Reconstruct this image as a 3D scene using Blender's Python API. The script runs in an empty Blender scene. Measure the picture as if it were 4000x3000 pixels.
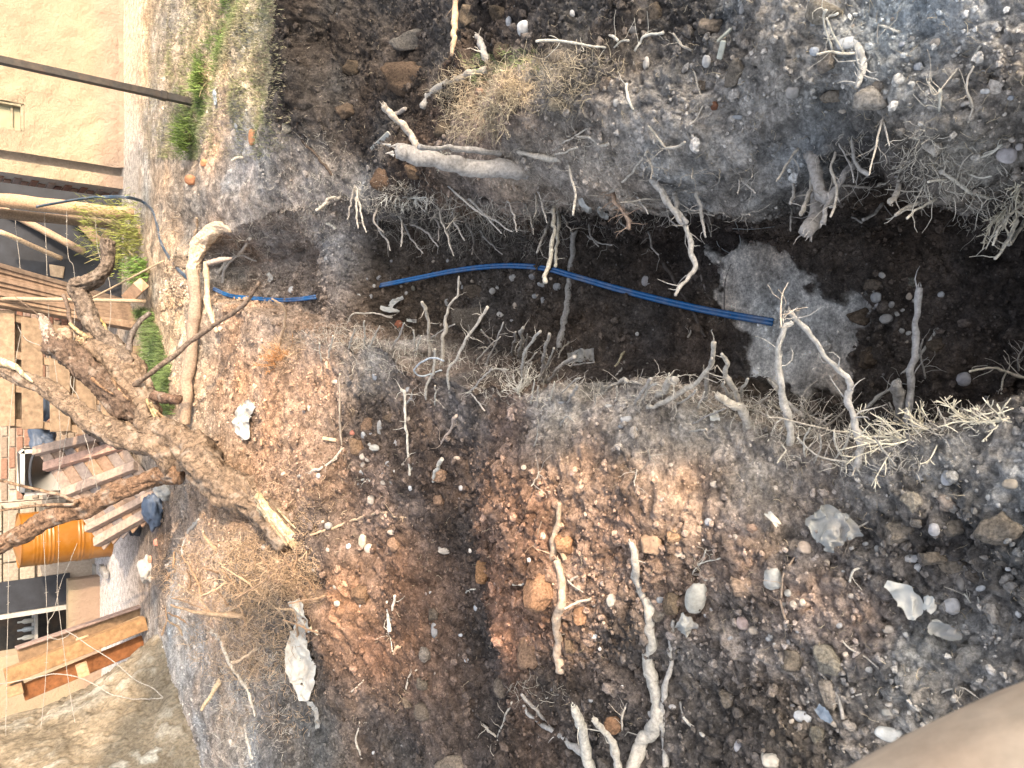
import bpy, math, random
import numpy as np
from mathutils import Vector, Matrix
from mathutils.bvhtree import BVHTree

scene = bpy.context.scene
# ------------------------------------------------------------------ camera
PITCH = math.radians(38.5); FPX = 3022.0; CAMZ = 1.9
sp, cp = math.sin(PITCH), math.cos(PITCH)
CAM = Vector((0, 0, CAMZ))
cam_d = bpy.data.cameras.new('camera'); cam = bpy.data.objects.new('camera', cam_d)
scene.collection.objects.link(cam); scene.camera = cam
R = Matrix(((0, 1, 0), (-sp, 0, -cp), (-cp, 0, sp)))
cam.matrix_world = Matrix.Translation(CAM) @ R.to_4x4()
cam_d.sensor_width = 36; cam_d.lens = FPX / 4000 * 36
cam_d.clip_start = 0.02; cam_d.clip_end = 300
cam_d.dof.use_dof = True; cam_d.dof.focus_distance = 3.6; cam_d.dof.aperture_fstop = 13
# ------------------------------------------------------------------ world + sun
SUN_EL = math.radians(25); SUN_H = Vector((0.60, -0.80, 0))      # horizontal direction towards the sun
SUN = Vector((SUN_H.x * math.cos(SUN_EL), SUN_H.y * math.cos(SUN_EL), math.sin(SUN_EL)))
w = bpy.data.worlds.new('World'); scene.world = w; w.use_nodes = True
nt = w.node_tree; bg = nt.nodes['Background']
sky = nt.nodes.new('ShaderNodeTexSky'); sky.sky_type = 'NISHITA'; sky.sun_disc = False
sky.sun_elevation = SUN_EL; sky.sun_rotation = math.atan2(SUN_H.x, SUN_H.y)
sky.air_density = 1.0; sky.dust_density = 5.0; sky.ozone_density = 0.3
hs = nt.nodes.new('ShaderNodeHueSaturation'); hs.inputs['Saturation'].default_value = .55; nt.links.new(sky.outputs[0], hs.inputs['Color']); nt.links.new(hs.outputs[0], bg.inputs[0]); bg.inputs[1].default_value = 0.15
sl = bpy.data.lights.new('sun', 'SUN'); so = bpy.data.objects.new('sun', sl); scene.collection.objects.link(so)
sl.energy = 2.0; sl.angle = math.radians(0.6); sl.color = (1.0, 0.74, 0.50)
so.rotation_euler = SUN.to_track_quat('Z', 'Y').to_euler()
scene.view_settings.view_transform = 'Standard'; scene.view_settings.look = 'None'
scene.view_settings.exposure = 1.76; scene.view_settings.gamma = 1
scene.view_settings.use_curve_mapping = False
scene.cycles.max_bounces = 6; scene.cycles.diffuse_bounces = 3; scene.cycles.glossy_bounces = 2
scene.cycles.transmission_bounces = 4; scene.cycles.transparent_max_bounces = 6

rng = np.random.default_rng(7); random.seed(7)

# ------------------------------------------------------------------ pixel <-> world
def ray(x, y):
    u = (1500 - y) / FPX; v = (2000 - x) / FPX
    return Vector((u, cp + v * sp, -sp + v * cp))
def G(x, y, z=0.0):
    d = ray(x, y); t = (z - CAMZ) / d.z
    return CAM + d * t
def PT(x, y, t): return CAM + ray(x, y) * t
def atY(x, y, Y):
    d = ray(x, y); return CAM + d * (Y / d.y)
def to_px(P):           # numpy (n,3) -> px, py
    X, Y, Z = P[:, 0], P[:, 1], P[:, 2] - CAMZ
    dep = Y * cp - Z * sp; up = Y * sp + Z * cp
    dep = np.where(dep < .05, .05, dep)
    return 2000 - up / dep * FPX, 1500 - X / dep * FPX

# ------------------------------------------------------------------ numpy noise
def _h(ix, iy, iz, s):
    a = (ix.astype(np.uint32) * np.uint32(374761393)) ^ (iy.astype(np.uint32) * np.uint32(668265263)) ^ (iz.astype(np.uint32) * np.uint32(2147483647 - 1640531)) ^ np.uint32(s * 2654435 + 77)
    a = (a ^ (a >> np.uint32(13))) * np.uint32(1274126177)
    a = (a ^ (a >> np.uint32(16))) * np.uint32(2246822519)
    a = a ^ (a >> np.uint32(13))
    return a.astype(np.float32) / np.float32(4294967295.0)
def vnoise(P, sc, s=0):
    Q = (P / sc + 1000).astype(np.float64); I = np.floor(Q); F = (Q - I).astype(np.float32); I = I.astype(np.int64)
    F = F * F * (3 - 2 * F); out = 0
    for a in (0, 1):
        for b in (0, 1):
            for c in (0, 1):
                wgt = (F[:, 0] if a else 1 - F[:, 0]) * (F[:, 1] if b else 1 - F[:, 1]) * (F[:, 2] if c else 1 - F[:, 2])
                out = out + wgt * _h(I[:, 0] + a, I[:, 1] + b, I[:, 2] + c, s)
    return out * 2 - 1
def fbm(P, sc, o=4, s=0, g=.5):
    r = 0; a = 1
    for k in range(o):
        r = r + a * vnoise(P, sc, s + k * 11); sc /= 2.03; a *= g
    return r
def worley(P, sc, s=0):      # F1, F2, cell random
    Q = (P / sc + 1000).astype(np.float64); I = np.floor(Q).astype(np.int64); F = (Q - I).astype(np.float32)
    f1 = np.full(len(P), 9., np.float32); f2 = f1.copy(); cr = f1 * 0
    for a in (-1, 0, 1):
        for b in (-1, 0, 1):
            for c in (-1, 0, 1):
                x, y, z = I[:, 0] + a, I[:, 1] + b, I[:, 2] + c
                r1 = _h(x, y, z, s); r2 = _h(x, y, z, s + 1); r3 = _h(x, y, z, s + 2)
                d = (a + r1 - F[:, 0]) ** 2 + (b + r2 - F[:, 1]) ** 2 + (c + r3 - F[:, 2]) ** 2
                m = d < f1
                f2 = np.where(m, f1, np.minimum(f2, d)); cr = np.where(m, r1, cr); f1 = np.where(m, d, f1)
    return np.sqrt(f1), np.sqrt(f2), cr

# ------------------------------------------------------------------ mesh helpers
def make_mesh(name, V, F, mat=None, col=None, smooth=True):
    """V (n,3); F list of int arrays (k,3) / (k,4)."""
    V = np.asarray(V, np.float32)
    if not isinstance(F, list): F = [F]
    F = [np.asarray(f, np.int32) for f in F if len(f)]
    nl = sum(f.size for f in F); npoly = sum(len(f) for f in F)
    m = bpy.data.meshes.new(name)
    m.vertices.add(len(V)); m.vertices.foreach_set('co', V.ravel())
    m.loops.add(nl); m.loops.foreach_set('vertex_index', np.concatenate([f.ravel() for f in F]))
    m.polygons.add(npoly)
    tot = np.concatenate([np.full(len(f), f.shape[1], np.int32) for f in F])
    st = np.concatenate([[0], np.cumsum(tot)[:-1]]).astype(np.int32)
    m.polygons.foreach_set('loop_start', st)
    m.polygons.foreach_set('use_smooth', np.full(npoly, smooth, bool))
    m.update(calc_edges=True)
    if col is not None:
        a = m.color_attributes.new('Col', 'FLOAT_COLOR', 'POINT')
        c4 = np.ones((len(V), 4), np.float32); c4[:, :3] = col; a.data.foreach_set('color', c4.ravel())
    if mat: m.materials.append(mat)
    return m
def link(name, mesh, parent=None, label=None, cat=None, group=None, kind=None, loc=None):
    o = bpy.data.objects.new(name, mesh); scene.collection.objects.link(o)
    if parent is not None: o.parent = parent
    if loc is not None: o.location = loc
    if label: o['label'] = label
    if cat: o['category'] = cat
    if group: o['group'] = group
    if kind: o['kind'] = kind
    return o
def empty(name, loc, label, cat, group=None, rot=(0, 0, 0)):
    o = link(name, None, None, label, cat, group, loc=loc); o.rotation_euler = rot; return o

class MB:
    def __init__(s): s.V = []; s.F3 = []; s.F4 = []; s.C = []; s.n = 0
    def add(s, V, F3=None, F4=None, c=(1, 1, 1)):
        V = np.asarray(V, float).reshape(-1, 3)
        s.V.append(V)
        if F3 is not None and len(F3): s.F3.append(np.asarray(F3) + s.n)
        if F4 is not None and len(F4): s.F4.append(np.asarray(F4) + s.n)
        cc = np.asarray(c, float)
        s.C.append(np.broadcast_to(cc, (len(V), 3)).copy() if cc.ndim == 1 else cc)
        s.n += len(V)
    def mesh(s, name, mat, smooth=True, origin=None):
        V = np.concatenate(s.V)
        if origin is not None: V = V - np.array(origin)
        F = []
        if s.F3: F.append(np.concatenate(s.F3))
        if s.F4: F.append(np.concatenate(s.F4))
        return make_mesh(name, V, F, mat, np.concatenate(s.C), smooth)
    def box(s, c, size, rot=None, col=(1, 1, 1), bev=0.0):
        hx, hy, hz = [q / 2 for q in size]
        if bev <= 0:
            V = np.array([(x, y, z) for x in (-hx, hx) for y in (-hy, hy) for z in (-hz, hz)])
            F = [(0, 1, 3, 2), (4, 6, 7, 5), (0, 4, 5, 1), (2, 3, 7, 6), (0, 2, 6, 4), (1, 5, 7, 3)]; F3 = None
        else:
            b = min(bev, hx * .9, hy * .9, hz * .9); V = []; idx = {}
            for ax in range(3):
                for sx in (-1, 1):
                    for sy in (-1, 1):
                        for sz in (-1, 1):
                            p = [sx * (hx - b), sy * (hy - b), sz * (hz - b)]; sg = (sx, sy, sz)
                            p[ax] = sg[ax] * (hx, hy, hz)[ax]; idx[(ax, sx, sy, sz)] = len(V); V.append(p)
            F = []
            cyc = [(-1, -1), (1, -1), (1, 1), (-1, 1)]
            for ax in range(3):
                for sg in (-1, 1):
                    q = []
                    for a, b2 in cyc:
                        t = [0, 0, 0]; t[ax] = sg; t[(ax + 1) % 3] = a; t[(ax + 2) % 3] = b2
                        q.append(idx[(ax, *t)])
                    F.append(tuple(q if sg > 0 else q[::-1]))
            for ax in range(3):
                a1, a2 = (ax + 1) % 3, (ax + 2) % 3
                for s1 in (-1, 1):
                    for s2 in (-1, 1):
                        t0 = [0, 0, 0]; t0[a1] = s1; t0[a2] = s2; t1 = list(t0); t0[ax] = -1; t1[ax] = 1
                        q = [idx[(a1, *t0)], idx[(a1, *t1)], idx[(a2, *t1)], idx[(a2, *t0)]]
                        F.append(tuple(q if s1 * s2 > 0 else q[::-1]))
            F3 = []
            for sx in (-1, 1):
                for sy in (-1, 1):
                    for sz in (-1, 1):
                        q = [idx[(0, sx, sy, sz)], idx[(1, sx, sy, sz)], idx[(2, sx, sy, sz)]]
                        F3.append(tuple(q if sx * sy * sz > 0 else q[::-1]))
            V = np.array(V)
        if rot is not None: V = V @ np.array(rot).T
        s.add(V + np.array(c), F3, F, col)
    def tube(s, P, r, sides=6, col=(1, 1, 1), cap=True, rough=0.0, seed=0, squash=None):
        P = np.asarray(P, float); n = len(P); r = np.broadcast_to(np.asarray(r, float), (n,))
        T = np.gradient(P, axis=0); T /= np.linalg.norm(T, axis=1)[:, None] + 1e-9
        ref = np.array([0, 0, 1.]) if abs(T[0, 2]) < .9 else np.array([1., 0, 0])
        N = np.cross(T[0], ref); N /= np.linalg.norm(N); rings = []; ang = np.linspace(0, 2 * math.pi, sides, endpoint=False)
        Vs = []
        for i in range(n):
            N = N - T[i] * np.dot(N, T[i]); N /= np.linalg.norm(N) + 1e-9; B = np.cross(T[i], N)
            rr = np.full(sides, r[i])
            if squash: Vs.append(P[i] + np.outer(np.cos(ang) * rr, N) + np.outer(np.sin(ang) * rr * squash, B))
            else: Vs.append(P[i] + np.outer(np.cos(ang) * rr, N) + np.outer(np.sin(ang) * rr, B))
        V = np.concatenate(Vs)
        if rough > 0:
            C = np.repeat(P, sides, axis=0); D = V - C
            ss = np.concatenate([[0], np.cumsum(np.linalg.norm(np.diff(P, axis=0), axis=1))]); rm_ = max(r.mean(), 1e-4)
            Q = np.stack([np.tile(np.cos(ang), n), np.tile(np.sin(ang), n), np.repeat(ss / rm_ * .22, sides)], 1)
            k = 1 + rough * (fbm(Q * 1.0 + seed * 3.7, .9, 2, seed) + .55 * (1 - 2 * np.abs(fbm(Q * np.array([1, 1, .8]) + seed, .26, 4, seed + 5, .6))))
            V = C + D * k[:, None]
        a = np.arange(sides); b = (a + 1) % sides
        F4 = []
        for i in range(n - 1):
            o = i * sides
            F4.append(np.stack([o + a, o + b, o + sides + b, o + sides + a], 1))
        F4 = np.concatenate(F4); F3 = None
        if cap:
            V = np.concatenate([V, [P[0] - T[0] * r[0] * .3], [P[-1] + T[-1] * r[-1] * .3]])
            i0, i1 = n * sides, n * sides + 1
            F3 = np.concatenate([np.stack([b, a, np.full(sides, i0)], 1), np.stack([(n - 1) * sides + a, (n - 1) * sides + b, np.full(sides, i1)], 1)])
        s.add(V, F3, F4, col)

def ico(sub):
    t = (1 + 5 ** .5) / 2
    V = [(-1, t, 0), (1, t, 0), (-1, -t, 0), (1, -t, 0), (0, -1, t), (0, 1, t), (0, -1, -t), (0, 1, -t), (t, 0, -1), (t, 0, 1), (-t, 0, -1), (-t, 0, 1)]
    F = [(0, 11, 5), (0, 5, 1), (0, 1, 7), (0, 7, 10), (0, 10, 11), (1, 5, 9), (5, 11, 4), (11, 10, 2), (10, 7, 6), (7, 1, 8), (3, 9, 4), (3, 4, 2), (3, 2, 6), (3, 6, 8), (3, 8, 9), (4, 9, 5), (2, 4, 11), (6, 2, 10), (8, 6, 7), (9, 8, 1)]
    V = [np.array(v) / np.linalg.norm(v) for v in V]
    for _ in range(sub):
        mid = {}; nf = []
        def m(a, b):
            k = (min(a, b), max(a, b))
            if k not in mid:
                q = V[a] + V[b]; V.append(q / np.linalg.norm(q)); mid[k] = len(V) - 1
            return mid[k]
        for a, b, c in F:
            x, y, z = m(a, b), m(b, c), m(c, a); nf += [(a, x, z), (b, y, x), (c, z, y), (x, y, z)]
        F = nf
    return np.array(V), np.array(F)
ICO = [ico(0), ico(1), ico(2), ico(3)]
def smooth_path(P, per=5, wig=0.0, seed=0):
    P = [np.array(p, float) for p in P]
    if len(P) == 2: P = [P[0], (P[0] + P[1]) / 2, P[1]]
    Q = [2 * P[0] - P[1]] + P + [2 * P[-1] - P[-2]]; out = []
    for i in range(1, len(Q) - 2):
        for k in range(per):
            t = k / per; a, b, c, d = Q[i - 1], Q[i], Q[i + 1], Q[i + 2]
            out.append(.5 * ((2 * b) + (c - a) * t + (2 * a - 5 * b + 4 * c - d) * t * t + (3 * b - a - 3 * c + d) * t ** 3))
    out.append(P[-1]); out = np.array(out)
    if wig > 0:
        rg = np.random.default_rng(seed + 5); nn = rg.normal(0, wig, out.shape); nn[1:] = (nn[1:] + nn[:-1]) / 2; out = out + nn
    return out

# ------------------------------------------------------------------ materials
def nodes(name):
    m = bpy.data.materials.new(name); m.use_nodes = True; n = m.node_tree.nodes; l = m.node_tree.links
    return m, n, l, n['Principled BSDF']
def mix(n, l, fac, a, b, mode='MIX'):
    x = n.new('ShaderNodeMix'); x.data_type = 'RGBA'; x.blend_type = mode
    for s_, v in ((0, fac), (6, a), (7, b)):
        if hasattr(v, 'links') or hasattr(v, 'is_linked'): l.new(v, x.inputs[s_])
        elif s_ == 0: x.inputs[0].default_value = v
        else: x.inputs[s_].default_value = (*v, 1) if len(v) == 3 else v
    return x.outputs[2]
def noise(n, l, scale, detail=6, rough=.6, co=None, dist=0):
    x = n.new('ShaderNodeTexNoise'); x.inputs['Scale'].default_value = scale; x.inputs['Detail'].default_value = detail
    x.inputs['Roughness'].default_value = rough; x.inputs['Distortion'].default_value = dist
    if co is None:
        tc = n.new('ShaderNodeTexCoord'); co = tc.outputs['Object']
    l.new(co, x.inputs['Vector']); return x.outputs['Fac']
def ramp(n, l, fac, stops):
    x = n.new('ShaderNodeValToRGB'); cr = x.color_ramp
    while len(cr.elements) < len(stops): cr.elements.new(.5)
    for e, (p, c) in zip(cr.elements, stops):
        e.position = p; e.color = (*c, 1) if not isinstance(c, float) else (c, c, c, 1)
    l.new(fac, x.inputs[0]); return x.outputs[0]
def bump(n, l, bs, h, strength, dist, prev=None):
    b = n.new('ShaderNodeBump'); b.inputs['Strength'].default_value = strength; b.inputs['Distance'].default_value = dist
    l.new(h, b.inputs['Height'])
    if prev: l.new(prev, b.inputs['Normal'])
    l.new(b.outputs[0], bs.inputs['Normal']); return b.outputs[0]
def scaled(n, l, sc):
    tc = n.new('ShaderNodeTexCoord'); mp = n.new('ShaderNodeMapping'); mp.inputs['Scale'].default_value = sc
    l.new(tc.outputs['Object'], mp.inputs[0]); return mp.outputs[0]

def mat_soil():
    m, n, l, bs = nodes('soil'); at = n.new('ShaderNodeAttribute'); at.attribute_name = 'Col'
    v1 = ramp(n, l, noise(n, l, 75, 9, .78), [(.37, .5), (.5, .95), (.63, 1.5)])
    v2 = ramp(n, l, noise(n, l, 17, 6, .66), [(.36, .62), (.64, 1.4)])
    c = mix(n, l, 1, at.outputs['Color'], v1, 'MULTIPLY'); c = mix(n, l, 1, c, v2, 'MULTIPLY')
    vo = n.new('ShaderNodeTexVoronoi'); vo.inputs['Scale'].default_value = 75
    tc = n.new('ShaderNodeTexCoord'); l.new(tc.outputs['Object'], vo.inputs['Vector'])
    pm = ramp(n, l, vo.outputs['Distance'], [(.16, 1.), (.24, 0.)])
    sel = n.new('ShaderNodeSeparateColor'); l.new(vo.outputs['Color'], sel.inputs[0])
    s2 = ramp(n, l, sel.outputs[0], [(.80, 0.), (.84, 1.)])
    mm = n.new('ShaderNodeMath'); mm.operation = 'MULTIPLY'; l.new(pm, mm.inputs[0]); l.new(s2, mm.inputs[1])
    grit = mix(n, l, .22, c, (.42, .40, .37)); c = mix(n, l, mm.outputs[0], c, grit)
    l.new(c, bs.inputs['Base Color']); bs.inputs['Roughness'].default_value = .95; bs.inputs['Specular IOR Level'].default_value = .15
    p = bump(n, l, bs, noise(n, l, 90, 9, .78), 1, .014)
    p = bump(n, l, bs, noise(n, l, 420, 4, .7), .6, .002, p)
    return m
def mat_vc(name, rough=.9, sc=60, lo=.6, hi=1.35, bs_=.5, bd=.003, spec=.2, stretch=None, trans=False, metallic=0):
    m, n, l, bs = nodes(name); at = n.new('ShaderNodeAttribute'); at.attribute_name = 'Col'
    co = scaled(n, l, stretch) if stretch else None
    nz = noise(n, l, sc, 6, .65, co)
    c = mix(n, l, 1, at.outputs['Color'], ramp(n, l, nz, [(.3, lo), (.7, hi)]), 'MULTIPLY')
    l.new(c, bs.inputs['Base Color']); bs.inputs['Roughness'].default_value = rough; bs.inputs['Specular IOR Level'].default_value = spec
    bs.inputs['Metallic'].default_value = metallic
    if bs_: bump(n, l, bs, nz, bs_, bd)
    return m
def mat_plain(name, c, rough=.6, sc=30, lo=.8, hi=1.15, b=.2, bd=.002, stretch=None, dirt=None, spec=.4):
    m, n, l, bs = nodes(name); co = scaled(n, l, stretch) if stretch else None
    nz = noise(n, l, sc, 6, .6, co)
    k = mix(n, l, 1, c, ramp(n, l, nz, [(.3, lo), (.7, hi)]), 'MULTIPLY')
    if dirt: k = mix(n, l, ramp(n, l, noise(n, l, 7, 5, .65), [(.45, 0.), (.7, dirt[1])]), k, dirt[0])
    l.new(k, bs.inputs['Base Color']); bs.inputs['Roughness'].default_value = rough; bs.inputs['Specular IOR Level'].default_value = spec
    if b: bump(n, l, bs, nz, b, bd)
    return m
M = {}
M['soil'] = mat_soil()
M['clod'] = mat_vc('clod_soil', .95, 110, .45, 1.7, 1, .005, .12)
M['stone'] = mat_vc('stone', .8, 45, .72, 1.2, .35, .002, .3)
M['root'] = mat_vc('root_wood', .85, 70, .55, 1.3, .7, .002, .25, (1, 1, 1))
M['twig'] = mat_vc('twig', .85, 50, .8, 1.2, 0, 0, .2)
M['blade'] = mat_vc('grass_blade', .7, 20, .8, 1.2, 0, 0, .3)
M['plank'] = mat_vc('sawn_wood', .75, 22, .5, 1.05, .5, .004, .25, (1, 1, 1))
M['leaf'] = mat_vc('leaf', .6, 10, .8, 1.2, 0, 0, .3)

def mat_bark():
    m, n, l, bs = nodes('dry_bark'); at = n.new('ShaderNodeAttribute'); at.attribute_name = 'Col'
    nz = noise(n, l, 28, 9, .72, None, .8)
    c = mix(n, l, 1, at.outputs['Color'], ramp(n, l, nz, [(.36, .18), (.5, .6), (.66, 1.15)]), 'MULTIPLY')
    pt = ramp(n, l, noise(n, l, 9, 6, .6), [(.56, 0.), (.66, .5)])
    c = mix(n, l, pt, c, (.36, .31, .26)); l.new(c, bs.inputs['Base Color'])
    bs.inputs['Roughness'].default_value = .9; bs.inputs['Specular IOR Level'].default_value = .2
    bump(n, l, bs, nz, 1, .012); return m
M['bark'] = mat_bark()
def mat_bigbark(): return mat_vc('ridged_bark', .92, 55, .5, 1.35, 1, .012, .15, (1, 1, .5))
M['bigbark'] = mat_bigbark()
def mat_stucco():
    m, n, l, bs = nodes('cream_stucco'); nz = noise(n, l, 24, 6, .7)
    big = noise(n, l, 1.3, 5, .6); sp_ = noise(n, l, 70, 3, .6)
    c = mix(n, l, ramp(n, l, big, [(.38, 0.), (.62, 1.)]), (.30, .245, .165), (.26, .21, .145))
    c = mix(n, l, ramp(n, l, sp_, [(.62, 0.), (.74, .6)]), c, (.32, .25, .18))
    tc = n.new('ShaderNodeTexCoord'); sx = n.new('ShaderNodeSeparateXYZ'); l.new(tc.outputs['Object'], sx.inputs[0])
    ad = n.new('ShaderNodeMath'); ad.operation = 'MULTIPLY_ADD'; l.new(big, ad.inputs[0]); ad.inputs[1].default_value = -.35; l.new(sx.outputs[2], ad.inputs[2])
    c = mix(n, l, ramp(n, l, ad.outputs[0], [(.0, .75), (.16, 0.)]), c, (.27, .19, .145))
    l.new(c, bs.inputs['Base Color']); bs.inputs['Roughness'].default_value = .9
    bump(n, l, bs, nz, .8, .03); return m
M['stucco'] = mat_stucco()
M['blue'] = mat_plain('blue_hose', (.014, .13, .36), .2, 40, .75, 1.15, .1, .001, None, ((.22, .20, .18), .55), .8)
M['dullhose'] = mat_plain('dull_hose', (.03, .06, .10), .35, 40, .7, 1.2, .1, .001, None, ((.2, .18, .16), .5))
M['greycable'] = mat_plain('grey_cable', (.30, .34, .38), .6, 40)
M['yellow'] = mat_plain('yellow_paint', (.25, .095, .006), .38, 6, .86, 1.08, .05, .002, None, ((.35, .2, .08), .3), .5)
M['darkmetal'] = mat_plain('dark_metal', (.03, .027, .024), .55, 25, .7, 1.5, .2, .002, None, ((.16, .09, .05), .3))
M['wire'] = mat_plain('galvanised_wire', (.28, .26, .23), .5, 50, .6, 1.3)
M['white'] = mat_plain('white_plastic', (.44, .44, .41), .5, 14, .85, 1.1, .1, .003, None, ((.4, .35, .3), .4))
M['bag'] = mat_plain('pale_cloth', (.56, .54, .48), .7, 20, .75, 1.15, .4, .004, None, ((.28, .2, .13), .7))
M['film'] = mat_plain('dusty_plastic_film', (.34, .34, .32), .45, 30, .7, 1.2, .5, .004, None, ((.2, .16, .13), .6))
M['slate'] = mat_plain('slate_sheet', (.018, .021, .028), .6, 10, .7, 1.4, .2, .004)
M['bluebag'] = mat_plain('blue_sheet', (.07, .095, .14), .5, 10, .8, 1.3, .4, .01)
M['mortar'] = mat_plain('mortar', (.36, .31, .26), .95, 40, .8, 1.2, .6, .004)
M['brick'] = mat_vc('brick', .9, 40, .5, .98, .5, .004, .2)
M['concrete'] = mat_plain('concrete', (.34, .33, .31), .9, 12, .8, 1.15, .3, .004)
M['dark'] = mat_plain('dark_cloth', (.035, .04, .05), .8, 10, .7, 1.6)
M['glass'] = mat_plain('dusty_glass', (.27, .255, .17), .25, 8, .85, 1.1, 0, 0, None, None, .6)
M['skinwood'] = mat_plain('smooth_wood', (.62, .50, .38), .7, 38, .75, 1.15, .3, .004, (1, 1, 1), ((.40, .25, .16), .5))

# ------------------------------------------------------------------ terrain data (px, py, z)
Ledge = [(700,1190,0),(850,1210,0),(950,1225,0),(1100,1270,-.04),(1300,1335,-.05),(1500,1400,-.08),(1800,1470,-.1),(2100,1480,-.1),(2400,1530,-.12),(2700,1590,-.15),(2900,1630,-.2),(3100,1750,-.2),(3300,1800,-.17),(3450,1780,-.12),(3600,1690,-.1),(3800,1670,-.1),(4000,1640,-.1),(4600,1620,-.1)]
Lfoot = [(900,1150,-.28),(1000,1190,-.36),(1300,1245,-.5),(1600,1290,-.72),(2000,1340,-.76),(2250,1385,-.78),(2600,1430,-.8),(2900,1500,-.8),(3200,1590,-.8),(3500,1610,-.8),(4000,1520,-.8),(4600,1500,-.8)]
Rfoot = [(900,1060,-.28),(1000,1030,-.36),(1300,960,-.5),(1600,930,-.72),(1900,915,-.76),(2250,900,-.78),(2600,925,-.8),(2900,945,-.8),(3200,930,-.8),(3500,880,-.8),(4000,830,-.8),(4600,800,-.8)]
Redge = [(700,1000,0),(850,930,-.02),(950,880,-.06),(1100,830,-.14),(1300,800,-.25),(1500,775,-.28),(1750,775,-.30),(2000,800,-.34),(2300,828,-.36),(2600,852,-.36),(2900,850,-.36),(3080,790,-.32),(3230,610,-.22),(3400,590,-.22),(3550,740,-.27),(3700,820,-.27),(3900,820,-.26),(4300,760,-.18),(4600,760,-.18)]
def tab(L):
    W_ = np.array([tuple(G(*p)) for p in L]); W_ = W_[np.argsort(W_[:, 1])]; return W_
TL, Tl, Tr, TR = tab(Ledge), tab(Lfoot), tab(Rfoot), tab(Redge)
def look(T, Y): return np.interp(Y, T[:, 1], T[:, 0]), np.interp(Y, T[:, 1], T[:, 2])
# bank surface controls: px, py, z, (r,g,b) albedo x100, clod
BANKL = [
(560,1450,0),(600,1700,0),(620,1900,0),(600,2200,0),(560,2500,0),(760,1300,0),(760,1500,.02),(760,1750,.03),(760,2000,.08),(700,2250,.10),(880,2250,.24),(1050,2260,.22),(1150,2350,.12),(900,2420,.15),(800,2550,.0),(1000,2600,.02),(1000,2900,-.02),(850,2800,0),(1200,2550,-.08),(1000,1400,.0),(1000,1650,.05),(1050,1950,.08),(1200,1850,.03),(1180,2130,.02),(1300,1500,-.04),(1350,1700,-.06),(1300,2300,-.08),(1400,1950,-.12),(1500,1600,-.12),(1500,2200,-.10),(1500,2600,-.12),(1500,2950,-.16),(1650,1750,-.1),(1820,1900,-.17),(1830,2300,-.22),(1850,2700,-.22),(2000,1650,-.08),(2050,1900,-.03),(2100,2250,-.02),(2100,2550,-.08),(2100,2900,-.15),(2350,1750,-.05),(2500,2000,-.02),(2500,2350,-.06),(2400,2650,-.14),(2600,2900,-.12),(2700,1800,-.1),(2850,2050,-.05),(2850,2400,-.08),(2850,2700,-.1),(3100,1950,-.12),(3200,2250,-.06),(3200,2600,-.07),(3200,2900,-.05),(3500,1850,-.06),(3600,2100,-.08),(3700,2350,-.12),(3650,2700,-.03),(4000,1800,-.05),(4000,2300,-.05),(4000,2700,0),(4500,2200,0)]
BANKR = [
(1060,60,0),(1060,300,0),(1060,470,0),(900,700,.0),(900,860,0),(1000,600,.0),(1100,560,-.05),(1180,650,-.14),(1300,720,-.2),(1190,100,-.22),(1190,400,-.22),(1300,150,-.32),(1300,450,-.34),(1450,250,-.36),(1450,650,-.34),(1500,60,-.36),(1650,150,-.38),(1650,420,-.36),(1620,620,-.24),(1780,100,-.36),(1790,330,-.2),(1800,560,-.12),(1950,80,-.36),(1950,240,-.16),(1950,400,0.0),(2150,330,.02),(2280,300,-.02),(1950,600,-.1),(2200,550,-.1),(2300,120,-.2),(2400,400,-.05),(2600,150,-.12),(2600,400,-.05),(2600,620,-.12),(2000,690,-.17),(2150,720,-.18),(2300,720,-.17),(2450,745,-.18),(2600,740,-.18),(2750,750,-.18),(2900,730,-.17),(3050,660,-.14),(1850,680,-.17),(2850,200,-.06),(2850,550,-.12),(3050,60,-.02),(3100,350,-.04),(3050,600,-.12),(3300,150,0),(3300,380,-.05),(3500,250,.0),(3500,500,-.08),(3700,100,.02),(3700,480,-.02),(3700,680,-.08),(3950,200,.02),(3950,550,-.02),(4400,300,0)]
def idw(pts, X, Y, vals, p=3.2):
    num = 0; den = 0
    for (a, b), v in zip(pts, vals):
        wt = 1.0 / (((X - a) ** 2 + (Y - b) ** 2 + .003) ** (p / 2)); den = den + wt
        num = num + (wt[:, None] * v if np.ndim(v) else wt * v)
    return num / (den[:, None] if np.ndim(vals[0]) else den)
WL = [tuple(G(*q)) for q in BANKL]; WR = [tuple(G(*q)) for q in BANKR]
def bank(Wc, X, Y): return idw([(q[0], q[1]) for q in Wc], X, Y, [q[2] for q in Wc])

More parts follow.
